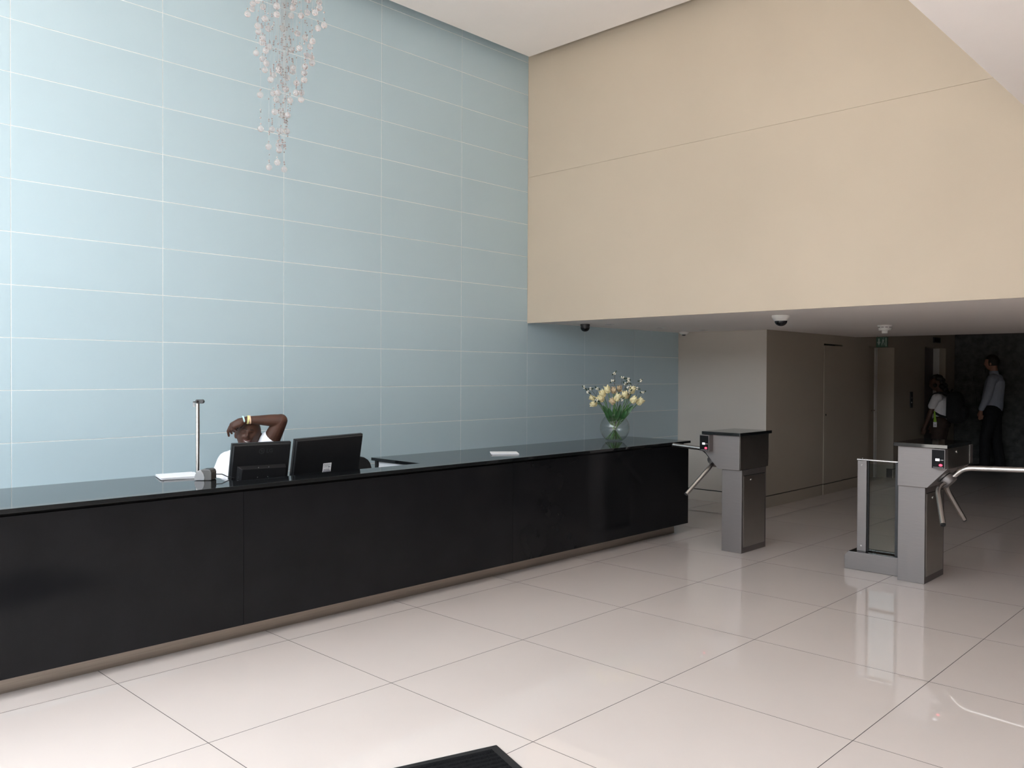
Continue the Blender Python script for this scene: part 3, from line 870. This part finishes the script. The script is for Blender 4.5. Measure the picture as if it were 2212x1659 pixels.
# ------------------------------------------------------------------ vase of tulips
V0 = Vector((6.525, 4.90, CT))
sv = 8.10/FPX/6.9125                      # metres per zoomed pixel at the vase
def vp(zx, zy, t=0.): return V0+R0*((zx-748)*sv)+TOW*t+Vector((0, 0, (1200-zy)*sv))
va = thing('glass_vase', 'round clear glass fish-bowl vase holding the tulips at the far end of the counter', 'vase', V0)
R = .143
prof = [(0, .0), (.052, .0)]
zc0 = .128
a0 = math.asin((zc0-.004)/R)
for k in range(15):
    a = -a0+(a0+1.03)*k/14
    prof.append((R*math.cos(a), zc0+R*math.sin(a)))
rt, ztp = prof[-1]
prof += [(rt+.003, ztp+.012), (rt, ztp+.013)]
for k in range(15):
    a = 1.03-(a0+1.03)*k/14
    prof.append(((R-.0035)*math.cos(a), zc0+(R-.0035)*math.sin(a)*(.985)))
prof += [(0, .008)]
MB().lathe(prof, V0, 40).build('bowl', M_GLASS, va)

def petal_mb(mb, base, d, side, L, Wd, op, curl):
    """one cupped petal starting at base, along d, bulging to side"""
    n, mcol = 7, 5
    tn = d.cross(side).normalized()
    vs, fs = [], []
    for i in range(n+1):
        u = i/n
        out = Wd*(.15+1.05*math.sin(min(1, u*1.25)*PI*.56))*op - curl*L*max(0, u-.62)*.0 + curl*L*max(0, u-.6)**1.5
        wd = Wd*1.15*math.sin(min(1, .12+.88*u**.7)*PI)**.8*(1-.12*u)
        for j in range(mcol):
            v = (j/(mcol-1))*2-1
            p = base+d*(L*u*(1-.0*abs(v)))+side*(out-abs(v)**2*wd*.55)+tn*(v*wd)
            vs.append(p)
    for i in range(n):
        for j in range(mcol-1):
            fs.append((i*mcol+j, i*mcol+j+1, (i+1)*mcol+j+1, (i+1)*mcol+j))
    # thickness: mirrored inner sheet
    off = len(vs)
    vs2 = [p-side*.0012 for p in vs]
    fs2 = [tuple(off+q for q in reversed(f)) for f in fs]
    rim = []
    edge = [j for j in range(mcol)]+[i*mcol+mcol-1 for i in range(1, n+1)]+[n*mcol+j for j in range(mcol-2, -1, -1)]+[i*mcol for i in range(n-1, 0, -1)]
    for a in range(len(edge)):
        p, q = edge[a], edge[(a+1) % len(edge)]
        rim.append((q, p, off+p, off+q))
    return mb.add(vs+vs2, fs+fs2+rim, True)

def leaf_mb(pts, wmax, n=9):
    """long folded leaf along three control points"""
    p0, p1, p2 = pts
    vs, fs = [], []
    for i in range(n+1):
        u = i/n
        c = p0*(1-u)**2+p1*2*u*(1-u)+p2*u*u
        t = ((p1-p0)*(1-u)+(p2-p1)*u).normalized()
        side = t.cross(TOW).normalized()
        nrm = side.cross(t).normalized()
        wd = wmax*(.25+.75*math.sin(min(1, u*1.15+.06)*PI*.5))*math.sqrt(max(0, 1-u**2.6))+.0006
        for v, k in ((-1, .35), (-.5, .1), (0, 0), (.5, .1), (1, .35)):
            vs.append(c+side*(v*wd)+nrm*(k*wd))
    for i in range(n):
        for j in range(4):
            fs.append((i*5+j, i*5+j+1, (i+1)*5+j+1, (i+1)*5+j))
    off = len(vs)
    vs += [p-TOW*.0012 for p in vs]
    fs2 = [tuple(off+q for q in reversed(f)) for f in fs]
    edge = list(range(5))+[i*5+4 for i in range(1, n+1)]+[n*5+j for j in (3, 2, 1, 0)]+[i*5 for i in range(n-1, 0, -1)]
    rim = [(edge[(a+1) % len(edge)], edge[a], off+edge[a], off+edge[(a+1) % len(edge)]) for a in range(len(edge))]
    return MB().add(vs, fs+fs2+rim, True)

def bez(p0, p1, p2, p3, n=10):
    return [p0*(1-u)**3+p1*3*u*(1-u)**2+p2*3*u*u*(1-u)+p3*u**3 for u in [k/n for k in range(n+1)]]

# bloom centre, lean (zoomed px direction of the tip), depth, size, blush, label, leaf tip (or None)
TUL = [
 (425, 645, -70, 10, .03, 1.0, 0, 'cream tulip lowest at the far left, its bloom lying on its side', None),
 (405, 555, -70, -30, .00, .9, 0, 'cream tulip at the far left, pointing left just above the lowest bloom', None),
 (520, 562, -55, -45, .06, 1.1, 0, 'plump cream tulip left of centre leaning left, right of the two far left blooms', (560, 660, .06)),
 (556, 490, -40, -80, .02, 1.1, 0, 'closed cream tulip left of centre standing above the plump left one', None),
 (628, 425, -25, -80, .03, 1.1, 0, 'tall cream tulip highest on the left side of the bouquet', (635, 700, .07)),
 (727, 440, -5, -80, .0, .95, 1, 'blush tinted tulip behind the tall centre sprig', None),
 (692, 600, -60, -70, .09, 1.0, 1, 'low open tulip left of centre in front, its petals flaring up', (720, 690, .08)),
 (768, 540, 45, -85, .11, 1.15, 0, 'large cream tulip in the front centre of the bouquet', (790, 725, .09)),
 (826, 415, 10, -80, -.06, .95, 1, 'half hidden tulip at the back of the centre', None),
 (880, 505, -5, -85, .06, 1.1, 0, 'streaked cream tulip right of the large front bloom', (825, 640, .05)),
 (945, 512, 10, -80, -.04, 1.0, 1, 'brownish blush tulip in shadow right of centre', None),
 (1003, 430, 25, -85, .0, 1.15, 0, 'tall cream tulip highest on the right side of the bouquet', (965, 640, .02)),
 (1015, 572, 55, -55, .08, 1.15, 0, 'open cream tulip right of centre leaning right', (1010, 655, .06)),
 (1115, 600, 60, -60, .04, 1.2, 0, 'large cream tulip at the far right of the bouquet', (905, 735, .09)),
]
rt_ = random.Random(5)
for (zx, zy, lx, ly, dep, size, blush, lab, leaf) in TUL:
    ctr = vp(zx, zy, dep)
    d = (R0*lx+Vector((0, 0, -ly))+TOW*rt_.uniform(5, 30)).normalized()
    L = .070*size
    base = ctr-d*L*.5
    t = thing('tulip', lab, 'tulip', base, 'cream tulips in the glass vase')
    a = d.cross(TOW).normalized(); b = d.cross(a)
    pm = M_PETALP if blush else M_PETAL
    ph = rt_.uniform(0, 2)
    for k in range(6):
        an = ph+PI/3*k
        side = (a*math.cos(an)+b*math.sin(an))
        petal_mb(MB(), base-side*.002*(k % 2), d, side, L*(1.0 if k % 2 else .93)*rt_.uniform(.93, 1.08), 0.0245*size, .88 if k % 2 else 1.0, rt_.uniform(-.28, .22)).build('petal', pm, t, merge=False)
    neck = vp(748+(zx-748)*.36+rt_.uniform(-25, 25), 870, dep*.35)
    foot = vp(748-(zx-748)*.33+rt_.uniform(-35, 35), 1178, -dep*.5+rt_.uniform(-.03, .03))
    st = bez(base+d*.002, base-d*.06, neck+(base-neck)*.25, neck, 9)+bez(neck, neck+(foot-neck)*.33, neck+(foot-neck)*.66, foot, 4)[1:]
    MB().tube(st, .0034, 8).build('stem', M_STEM, t)
    if leaf:
        tip = vp(leaf[0], leaf[1], leaf[2])
        root = neck+(foot-neck)*.12
        mid = vp(748+(leaf[0]-748)*.55, 815, leaf[2]*.8)
        leaf_mb([root, mid, tip], .026).build('leaf', M_LEAF, t, merge=False)
# two extra broad leaves belong to the centre blooms
SPR = [
 ([(735, 190), (706, 300)], .02, 'tallest white berry sprig rising from the centre of the bouquet'),
 ([(860, 243), (903, 345)], .00, 'white berry sprig right of the tallest one, pointing left'),
 ([(940, 272), (945, 312), (940, 398)], .03, 'white berry sprig with three stacked clusters right of centre'),
 ([(1130, 295)], .0, 'white berry sprig reaching highest at the right'),
 ([(283, 397), (340, 468)], .03, 'white berry sprig reaching farthest left'),
 ([(385, 420), (485, 420)], -.01, 'white berry sprig with two level clusters on the left'),
 ([(1160, 465), (1075, 413)], .02, 'white berry sprig reaching farthest right'),
 ([(955, 465)], .05, 'short white berry sprig among the blooms right of centre'),
 ([(460, 582)], .09, 'short white berry sprig low between the left blooms'),
 ([(820, 575)], .15, 'short white berry sprig in front under the centre blooms'),
]
for (cl, dep, lab) in SPR:
    tip = vp(cl[0][0], cl[0][1], dep)
    t = thing('berry_sprig', lab, 'sprig', tip, 'white berry sprigs in the glass vase')
    neck = vp(748+(cl[0][0]-748)*.15+rt_.uniform(-30, 30), 880, dep*.4)
    foot = vp(748-(cl[0][0]-748)*.15+rt_.uniform(-40, 40), 1175, rt_.uniform(-.03, .03))
    mid = neck+(tip-neck)*.6-R0*(.25*(tip-neck).dot(R0))*.4
    stem = bez(tip, tip+(mid-tip)*.5, mid, neck, 8)
    MB().tube(stem+[neck+(foot-neck)*.5, foot], .0017, 6).build('twig', M_TWIG, t)
    for i, (cx, cy) in enumerate(cl):
        c = vp(cx, cy, dep)
        if i:
            MB().tube([c, stem[3]], .0012, 6).build('twig', M_TWIG, t)
        for k in range(4):
            an = 2*PI*k/4+rt_.uniform(0, 1.5)
            q = c+R0*(.0095*math.cos(an))+Vector((0, 0, .0095*math.sin(an)))+TOW*rt_.uniform(-.004, .008)
            MB().ball(q, rt_.uniform(.0062, .0078), 10, 7).build('berry', M_BERRY, t)
        for k in range(2):
            sgn = 1 if k else -1
            r0 = c-Vector((0, 0, .008))
            tp = c+R0*(sgn*rt_.uniform(.018, .034))+Vector((0, 0, rt_.uniform(-.03, .03)))
            leaf_mb([r0, (r0+tp)*.5+Vector((0, 0, .006)), tp], .0075, 6).build('leaf', M_DLEAF, t, merge=False)

# ------------------------------------------------------------------ people
def head_pt(d, w, dp, h):
    p = Vector((d.x*w, d.y*dp, d.z*h))
    k = max(0, -d.z)
    p.x *= 1-.24*k**1.4
    p.y *= (1-.02*k) if d.y > 0 else (1.10-.45*k)
    if d.y > 0:
        x, z = d.x, d.z
        G = lambda v, s: math.exp(-(v/s)**2)
        a = abs(x)
        f = .0
        f += .020*G(x, .11)*G(z+.16, .13) + .010*G(x, .09)*G(z-.02, .12)
        f += .009*G(a-.13, .07)*G(z+.24, .06)
        f += .006*G(z-.20, .07)*G(a-.26, .24)
        f -= .011*G(a-.33, .14)*G(z-.05, .09)
        f += .009*G(a-.44, .17)*G(z+.24, .15)
        f += .006*G(x, .26)*G(z+.40, .05) + .007*G(x, .22)*G(z+.57, .05) - .007*G(x, .32)*G(z+.485, .03)
        f += .010*G(x, .20)*G(z+.82, .11)
        p.y += f
    return p
def head_shape(mb, c, M, w, dp, h, nu=80, nv=60):
    mb.ball(c, 1, nu, nv, M, fn=lambda d, p: head_pt(d, w, dp, h))
    for s in (-1, 1):
        mb.ball(Vector(c)+M @ Vector((s*w*.98, -.008, -.012)), 1, 12, 10, M, e=(.013, .020, .032))
def on_face(c, M, w, dp, h, x, z, out=.0):
    y = math.sqrt(max(0, 1-x*x-z*z))
    p = head_pt(Vector((x, y, z)), w, dp, h)
    n = Vector((x/w, y/dp, z/h)).normalized()
    return Vector(c)+M @ (p+n*out)
def face_details(c, M, w, dp, h, parent, lipm, smile):
    F = lambda x, z, o=0: on_face(c, M, w, dp, h, x, z, o)
    for s in (-1, 1):
        MB().tube([F(s*.17, .045, .0005), F(s*.26, .060, .001), F(s*.36, .060, .001), F(s*.44, .035, .0005)], [.0010, .0016, .0016, .0009], 6).build('eye', M_EYED, parent)
        MB().tube([F(s*.13, .20, 0), F(s*.27, .245, .0005), F(s*.46, .19, 0)], [.0022, .0030, .0014], 6).build('eyebrow', M_EYED, parent)
    up, lo = .035*smile, 0
    xs_ = [-.33, -.22, -.11, 0, .11, .22, .33]
    MB().tube([F(x, -.44+up*(x/.3)**2*1.6, .0015) for x in xs_], [.002, .0035, .004, .004, .004, .0035, .002], 7).build('lip', lipm, parent)
    MB().tube([F(x, -.545-.035*smile+.09*smile*(x/.3)**2*1.3, .0015) for x in xs_], [.002, .004, .005, .0055, .005, .004, .002], 7).build('lip', lipm, parent)
    if smile:
        mb = MB()
        n = 10
        vs, fs = [], []
        for i in range(n+1):
            x = -.25+.5*i/n
            zt_ = -.452+.05*(x/.3)**2; zb_ = zt_-.062*(1-(abs(x)/.27)**2.5)-.004
            for z, o in ((zt_, .003), (zb_, .0035), (zt_, -.004), (zb_, -.004)):
                vs.append(F(x, z, o))
        for i in range(n):
            a = 4*i
            fs += [(a, a+1, a+5, a+4), (a+2, a+6, a+7, a+3), (a, a+4, a+6, a+2), (a+1, a+3, a+7, a+5)]
        mb.add(vs, fs, True).build('teeth', M_TEETH, parent)

# ---- the person at the desk
S0 = Vector((2.900, 5.285, 1.125))
ss = 5.88/FPX/9.7588
def sp(zx, zy, t=0.): return S0+R0*((zx-585)*ss)+Vector((0, 0, (580-zy)*ss))+TOW*t
pe = thing('person', 'person in a white T-shirt laughing behind the counter, one hand resting on the head', 'person', (2.95, 5.36, 0))
fwd = (Matrix.Rotation(math.radians(14), 3, 'Z') @ TOW).normalized()
xh = Vector((-fwd.y, fwd.x, 0))
MH = Matrix((xh, fwd, Vector((0, 0, 1)))).transposed()
MH = MH @ Matrix.Rotation(math.radians(9), 3, 'Y') @ Matrix.Rotation(math.radians(6), 3, 'X')
hw, hd_, hh = .081, .100, .113
hc_ = sp(582, 566, 0)
b = MB()
head_shape(b, hc_, MH, hw, hd_, hh)
b.chain([hc_+MH @ Vector((0, -.03, -.06)), sp(600, 960, -.05)], [.062, .068])
# torso, slouching
b.chain([sp(590, 1080, -.05), sp(600, 1500, -.03), (2.98, 5.40, .64)], [.125, .15, .14], 20)
b.chain([sp(150, 1150, -.03), sp(570, 1030, -.06), sp(930, 900, -.03)], [.060, .085, .062])
# raised left arm
sh, el, wr = sp(940, 880, -.02), sp(1262, 285, .02), sp(655, 258, .11)
b.chain([sh, sh+(el-sh)*.45, el], [.062, .057, .046], 18)
b.chain([el, el+(wr-el)*.30, el+(wr-el)*.65, wr], [.044, .041, .032, .0245], 18)
# hand: palm, four fingers hooked over the brow, thumb along the temple
palm = [wr, sp(520, 300, .125), sp(430, 345, .13)]
b.chain(palm, [.0235, .026, .024], 14)
b.chain([sp(520, 290, .122), sp(370, 365, .115)], [.024, .022], 14)
b.chain([sp(540, 330, .13), sp(420, 385, .14)], [.022, .016], 14)
for kn, md, tp in (((445, 385, .140), (428, 432, .138), (450, 470, .118)), ((405, 385, .136), (375, 450, .132), (398, 500, .112)), ((360, 395, .128), (318, 470, .120), (338, 535, .104)), ((320, 395, .115), (262, 490, .104), (268, 590, .092))):
    b.chain([sp(*kn), sp(*md), sp(*tp)], [.0115, .0098, .0078], 10)
b.chain([sp(560, 345, .115), sp(500, 400, .105), sp(455, 430, .098)], [.012, .011, .009], 10)
# right arm hanging down to the desk
b.chain([sp(150, 1150, -.03), sp(40, 1500, .02), sp(-20, 1860, .08)], [.058, .050, .040], 16)
b.chain([sp(-20, 1860, .08), sp(120, 1990, .26)], [.038, .026], 14)
hb_ = sp(120, 1990, .26)
b.chain([hb_, hb_+TOW*.075-Vector((0, 0, .004))], [.026, .030], 12)
for k in range(4):
    o = R0*(-.027+.018*k)
    b.chain([hb_+TOW*.085+o, hb_+TOW*.125+o-Vector((0, 0, .004)), hb_+TOW*.15+o-Vector((0, 0, .012))], [.0105, .0092, .0078], 8)
b.chain([hb_+TOW*.03+R0*.02, hb_+TOW*.06+R0*.05, hb_+TOW*.085+R0*.055], [.012, .0105, .009], 8)
# legs under the desk
for s in (-1, 1):
    hp = Vector((2.98, 5.40, .615))+R0*(.09*s)
    kn = hp+TOW*.40+R0*(.05*s)-Vector((0, 0, .045))
    an = kn+TOW*.06-Vector((0, 0, kn.z-.09))
    b.chain([hp, kn, an], [.085, .060, .042], 16)
    b.chain([an-TOW*.03-Vector((0, 0, .045)), an+TOW*.13-Vector((0, 0, .055))], [.034, .028], 12)
body = fuse(b, 'body', M_SKIN, pe, .0042, 3)
face_details(hc_, MH, hw, hd_, hh, pe, M_LIP, 1)
# T-shirt
b = MB()
b.chain([sp(590, 1085, -.05), sp(600, 1500, -.03), (2.98, 5.40, .655)], [.136, .163, .152], 22)
b.chain([sp(140, 1160, -.03), sp(570, 1040, -.06), sp(930, 905, -.03)], [.074, .098, .074], 18)
b.chain([sp(140, 1160, -.03), sp(55, 1480, .02), sp(20, 1640, .045)], [.077, .076, .072], 18)
b.chain([sp(915, 910, -.03), sp(1015, 700, -.012)], [.076, .070], 18)
fuse(b, 'shirt', M_SHIRT, pe, .006, 4)
b = MB()
for s in (-1, 1):
    hp = Vector((2.98, 5.40, .615))+R0*(.09*s)
    kn = hp+TOW*.40+R0*(.05*s)-Vector((0, 0, .045))
    an = kn+TOW*.06-Vector((0, 0, kn.z-.12))
    b.chain([hp, kn, an], [.100, .072, .058], 16)
b.chain([Vector((2.98, 5.40, .615))-R0*.08, Vector((2.98, 5.40, .615))+R0*.08], [.118, .118], 16)
fuse(b, 'trousers', M_TROUSER, pe, .010, 3)
# wristbands
fdir = (el-wr).normalized()
for (zx, zy, t, m_, wd, tl) in ((590, 262, .114, M_BANDB, .005, .28), (668, 256, .108, M_BANDY, .006, -.04), (705, 256, .104, M_BANDP, .005, .12)):
    c = sp(zx, zy, t)
    ax = (fdir+Vector((0, 0, tl))).normalized()
    MB().lathe([(.0262, -wd), (.0285, -wd), (.0290, 0), (.0285, wd), (.0262, wd)], c, 24, ax).build('wristband', m_, pe)
seat_chair = office_chair(3.10, 5.40, math.radians(-4), 'black office chair under the seated person, hidden behind the counter')

# ---- standing figures at the lifts
Mn = Vector((15.58, 3.953, 0))
mp_ = thing('person', 'tall person in a pale blue shirt and black trousers standing by the stone wall', 'person', Mn)
def q(x, y, z): return Mn+Vector((x, y, z))
I3 = Matrix.Identity(3)
b = MB()
hcm = q(0, .0, 1.765)
head_shape(b, hcm, I3, .076, .100, .122, 40, 30)
b.chain([q(0, -.03, 1.70), q(0, -.045, 1.56)], [.058, .066])
b.chain([q(0, -.05, 1.40), q(0, -.03, 1.18), q(0, -.03, .98)], [.135, .135, .13], 18)
b.chain([q(-.17, -.055, 1.50), q(.17, -.055, 1.50)], [.07, .07], 16)
for s, ey, wy in ((-1, .04, .085), (1, .02, .12)):
    S_, E_, W_ = q(s*.19, -.06, 1.49), q(s*.25, ey-.05, 1.21), q(s*.235, wy, .985)
    b.chain([S_, E_, W_], [.055, .045, .028], 14)
    b.chain([W_, W_+Vector((0, .01, -.08))], [.028, .032], 12)
    for k in range(4):
        o = Vector((0, -.030+.020*k, -.09))
        b.chain([W_+o, W_+o+Vector((0, .006, -.04)), W_+o+Vector((-.010*s, .010, -.070+.008*abs(k-2))) ], [.0115, .010, .0085], 8)
    b.chain([W_+Vector((0, .025, -.03)), W_+Vector((-.01*s, .05, -.07)), W_+Vector((-.012*s, .05, -.10))], [.013, .011, .009], 8)
for s, ky, ay in ((-1, .05, .055), (1, -.05, -.125)):
    H_, K_, A_ = q(s*.095, -.03, .95), q(s*.11, ky, .52), q(s*.115, ay, .10)
    b.chain([H_, K_, A_], [.095, .062, .042], 16)
    b.chain([A_+Vector((0, -.03, -.055)), A_+Vector((0, .15, -.065))], [.036, .028], 12)
fuse(b, 'body', M_SKIN2, mp_, .0075, 2)
face_details(hcm, I3, .076, .100, .122, mp_, M_LIP, 0)
b = MB()
b.chain([q(0, -.055, 1.42), q(0, -.025, 1.18), q(0, -.03, 1.03)], [.150, .160, .150], 20)
b.chain([q(-.16, -.06, 1.50), q(.16, -.06, 1.50)], [.082, .082], 16)
b.chain([q(0, -.045, 1.56), q(0, -.038, 1.60)], [.075, .072], 14)
for s, ey, wy in ((-1, .04, .085), (1, .02, .12)):
    b.chain([q(s*.19, -.06, 1.49), q(s*.25, ey-.05, 1.21), q(s*.235, wy-.005, 1.01)], [.072, .064, .046], 16)
fuse(b, 'shirt', M_BSHIRT, mp_, .0085, 3)
b = MB()
b.chain([q(-.08, -.03, .95), q(.08, -.03, .95)], [.140, .140], 16)
for s, ky, ay in ((-1, .05, .055), (1, -.05, -.125)):
    b.chain([q(s*.095, -.03, .92), q(s*.11, ky, .52), q(s*.115, ay, .10)], [.112, .088, .080], 16)
fuse(b, 'trousers', M_TROUSER, mp_, .0095, 2)
for s, ay in ((-1, .055), (1, -.125)):
    A_ = q(s*.115, ay, 0)
    b = MB().chain([A_+Vector((0, -.04, .052)), A_+Vector((0, .08, .046)), A_+Vector((0, .185, .034))], [.050, .046, .034], 14)
    fuse(b, 'shoe', M_BLACK, mp_, .009, 2)
b = MB()
b.ball(hcm+Vector((0, -.012, .018)), 1, 36, 28, I3, e=(.086, .112, .122), fn=lambda d, p: p*(.80 if (d.y > .42 and d.z < .40) or d.z < -.55 else (1.0+.02*math.sin(9*d.x+4*d.z))))
b.build('hair', M_HAIRB, mp_)

Wn = Vector((14.20, 4.335, 0))
wp_ = thing('person', 'person with dark curly hair and white T-shirt wearing a backpack, by the lift', 'person', Wn)
def qw(x, y, z): return Wn+Vector((x, y, z))
MW = Matrix.Rotation(math.radians(-14), 3, 'X')
hcw = qw(0, .055, 1.425)
b = MB()
head_shape(b, hcw, MW, .070, .090, .112, 40, 30)
b.chain([qw(0, .02, 1.37), qw(0, -.03, 1.25)], [.046, .052])
b.chain([qw(0, -.02, 1.12), qw(0, -.02, .95), qw(0, -.03, .82)], [.105, .100, .115], 18)
b.chain([qw(-.13, -.02, 1.20), qw(.13, -.02, 1.20)], [.055, .055], 16)
for s in (-1, 1):
    S_, E_, W_ = qw(s*.155, .0, 1.20), qw(s*.19, .07, .96), qw(s*.18, .145, .76)
    b.chain([S_, E_, W_], [.044, .037, .025], 14)
    b.chain([W_, W_+Vector((0, .02, -.065))], [.025, .027], 12)
    for k in range(4):
        o = Vector((0, -.010+.017*k, -.075))
        b.chain([W_+o, W_+o+Vector((0, .010, -.035)), W_+o+Vector((-.008*s, .016, -.058))], [.010, .009, .0078], 8)
    b.chain([W_+Vector((0, .03, -.02)), W_+Vector((-.01*s, .055, -.05)), W_+Vector((-.01*s, .06, -.075))], [.011, .010, .0085], 8)
for s in (-1, 1):
    H_, K_, A_ = qw(s*.08, -.03, .80), qw(s*.09, .01, .43), qw(s*.09, -.03+.05*s, .09)
    b.chain([H_, K_, A_], [.088, .056, .038], 16)
    b.chain([A_+Vector((0, -.03, -.05)), A_+Vector((0, .13, -.06))], [.032, .025], 12)
fuse(b, 'body', M_SKIN3, wp_, .0075, 2)
face_details(hcw, MW, .070, .090, .112, wp_, M_LIP, 0)
b = MB()
b.chain([qw(0, -.02, 1.12), qw(0, -.02, .95), qw(0, -.03, .86)], [.120, .118, .128], 20)
b.chain([qw(-.13, -.02, 1.205), qw(.13, -.02, 1.205)], [.066, .066], 16)
for s in (-1, 1):
    b.chain([qw(s*.15, .0, 1.205), qw(s*.178, .045, 1.075)], [.062, .060], 16)
fuse(b, 'shirt', M_SHIRT, wp_, .008, 3)
b = MB()
b.chain([qw(-.06, -.03, .80), qw(.06, -.03, .80)], [.130, .130], 16)
for s in (-1, 1):
    b.chain([qw(s*.08, -.03, .78), qw(s*.09, .01, .43), qw(s*.09, -.03+.05*s, .10)], [.104, .078, .066], 16)
fuse(b, 'trousers', M_BROWN, wp_, .0095, 2)
for s in (-1, 1):
    A_ = qw(s*.09, -.03+.05*s, 0)
    fuse(MB().chain([A_+Vector((0, -.035, .046)), A_+Vector((0, .07, .040)), A_+Vector((0, .155, .030))], [.043, .040, .030], 14), 'shoe', M_PLASTIC, wp_, .009, 2)
b = MB()
rh = random.Random(4)
for k in range(46):
    d = Vector((rh.gauss(0, 1), rh.gauss(-.35, 1), rh.gauss(.35, 1))).normalized()
    if d.y > .10 and d.z < .45: continue
    if d.z < -.6: continue
    b.ball(hcw+Vector((0, -.02, .02))+Vector((d.x*.070, d.y*.092, d.z*.100)), rh.uniform(.026, .038), 10, 8)
for k in range(16):
    u = k/15
    b.ball(hcw+Vector((rh.uniform(-.05, .05), -.10-.07*u+rh.uniform(-.02, .02), -.01-.15*u)), rh.uniform(.028, .042), 10, 8)
fuse(b, 'hair', M_HAIR, wp_, .008, 1)
# backpack
bp_ = thing('backpack', 'large black backpack worn by the person by the lift', 'bag', qw(0, -.25, .85))
b = MB()
b.chain([qw(-.07, -.235, 1.20), qw(-.08, -.255, .93)], [.105, .125], 18)
b.chain([qw(.07, -.235, 1.20), qw(.08, -.255, .93)], [.105, .125], 18)
fuse(b, 'main_compartment', M_FABRIC, bp_, .009, 3)
b = MB().chain([qw(-.05, -.345, 1.02), qw(.05, -.345, 1.02)], [.075, .075], 16).chain([qw(-.05, -.345, .94), qw(.05, -.345, .94)], [.075, .075], 16)
fuse(b, 'front_pocket', M_FABRIC, bp_, .009, 3)
for s in (-1, 1):
    pth = [qw(s*.10, -.16, 1.26), qw(s*.105, -.06, 1.285), qw(s*.110, .03, 1.265), qw(s*.120, .095, 1.19), qw(s*.130, .115, 1.10), qw(s*.150, .07, 1.00), qw(s*.155, -.06, .93), qw(s*.13, -.15, .90)]
    mbs = MB()
    for i in range(len(pth)-1):
        mbs.cap(pth[i], pth[i+1], .020, .020, 10)
    fuse(mbs, 'strap', M_FABRIC, bp_, .007, 2)
MB().tube([qw(-.03, -.17, 1.30), qw(-.02, -.19, 1.335), qw(.02, -.19, 1.335), qw(.03, -.17, 1.30)], .008, 8).build('carry_loop', M_FABRIC, bp_)
# lanyard with a card
ly = thing('lanyard', 'lime green lanyard with a white card hanging at the waist beside the backpack', 'lanyard', qw(-.205, -.005, .95))
MB().add([qw(-.202, .012, 1.0), qw(-.202, -.006, 1.0), qw(-.206, -.030, .83), qw(-.206, .014, .83), qw(-.199, .012, 1.0), qw(-.199, -.006, 1.0), qw(-.203, -.030, .83), qw(-.203, .014, .83)],
         [(3,2,1,0),(4,5,6,7),(0,1,5,4),(1,2,6,5),(2,3,7,6),(3,0,4,7)]).build('ribbon', M_LIME, ly)
box(Wn.x-.208, Wn.x-.205, Wn.y-.034, Wn.y+.018, .750, .828).build('card', M_PAPER, ly)
box(Wn.x-.2086, Wn.x-.2082, Wn.y-.018, Wn.y-.002, .775, .790).build('print', M_PAPERD, ly)
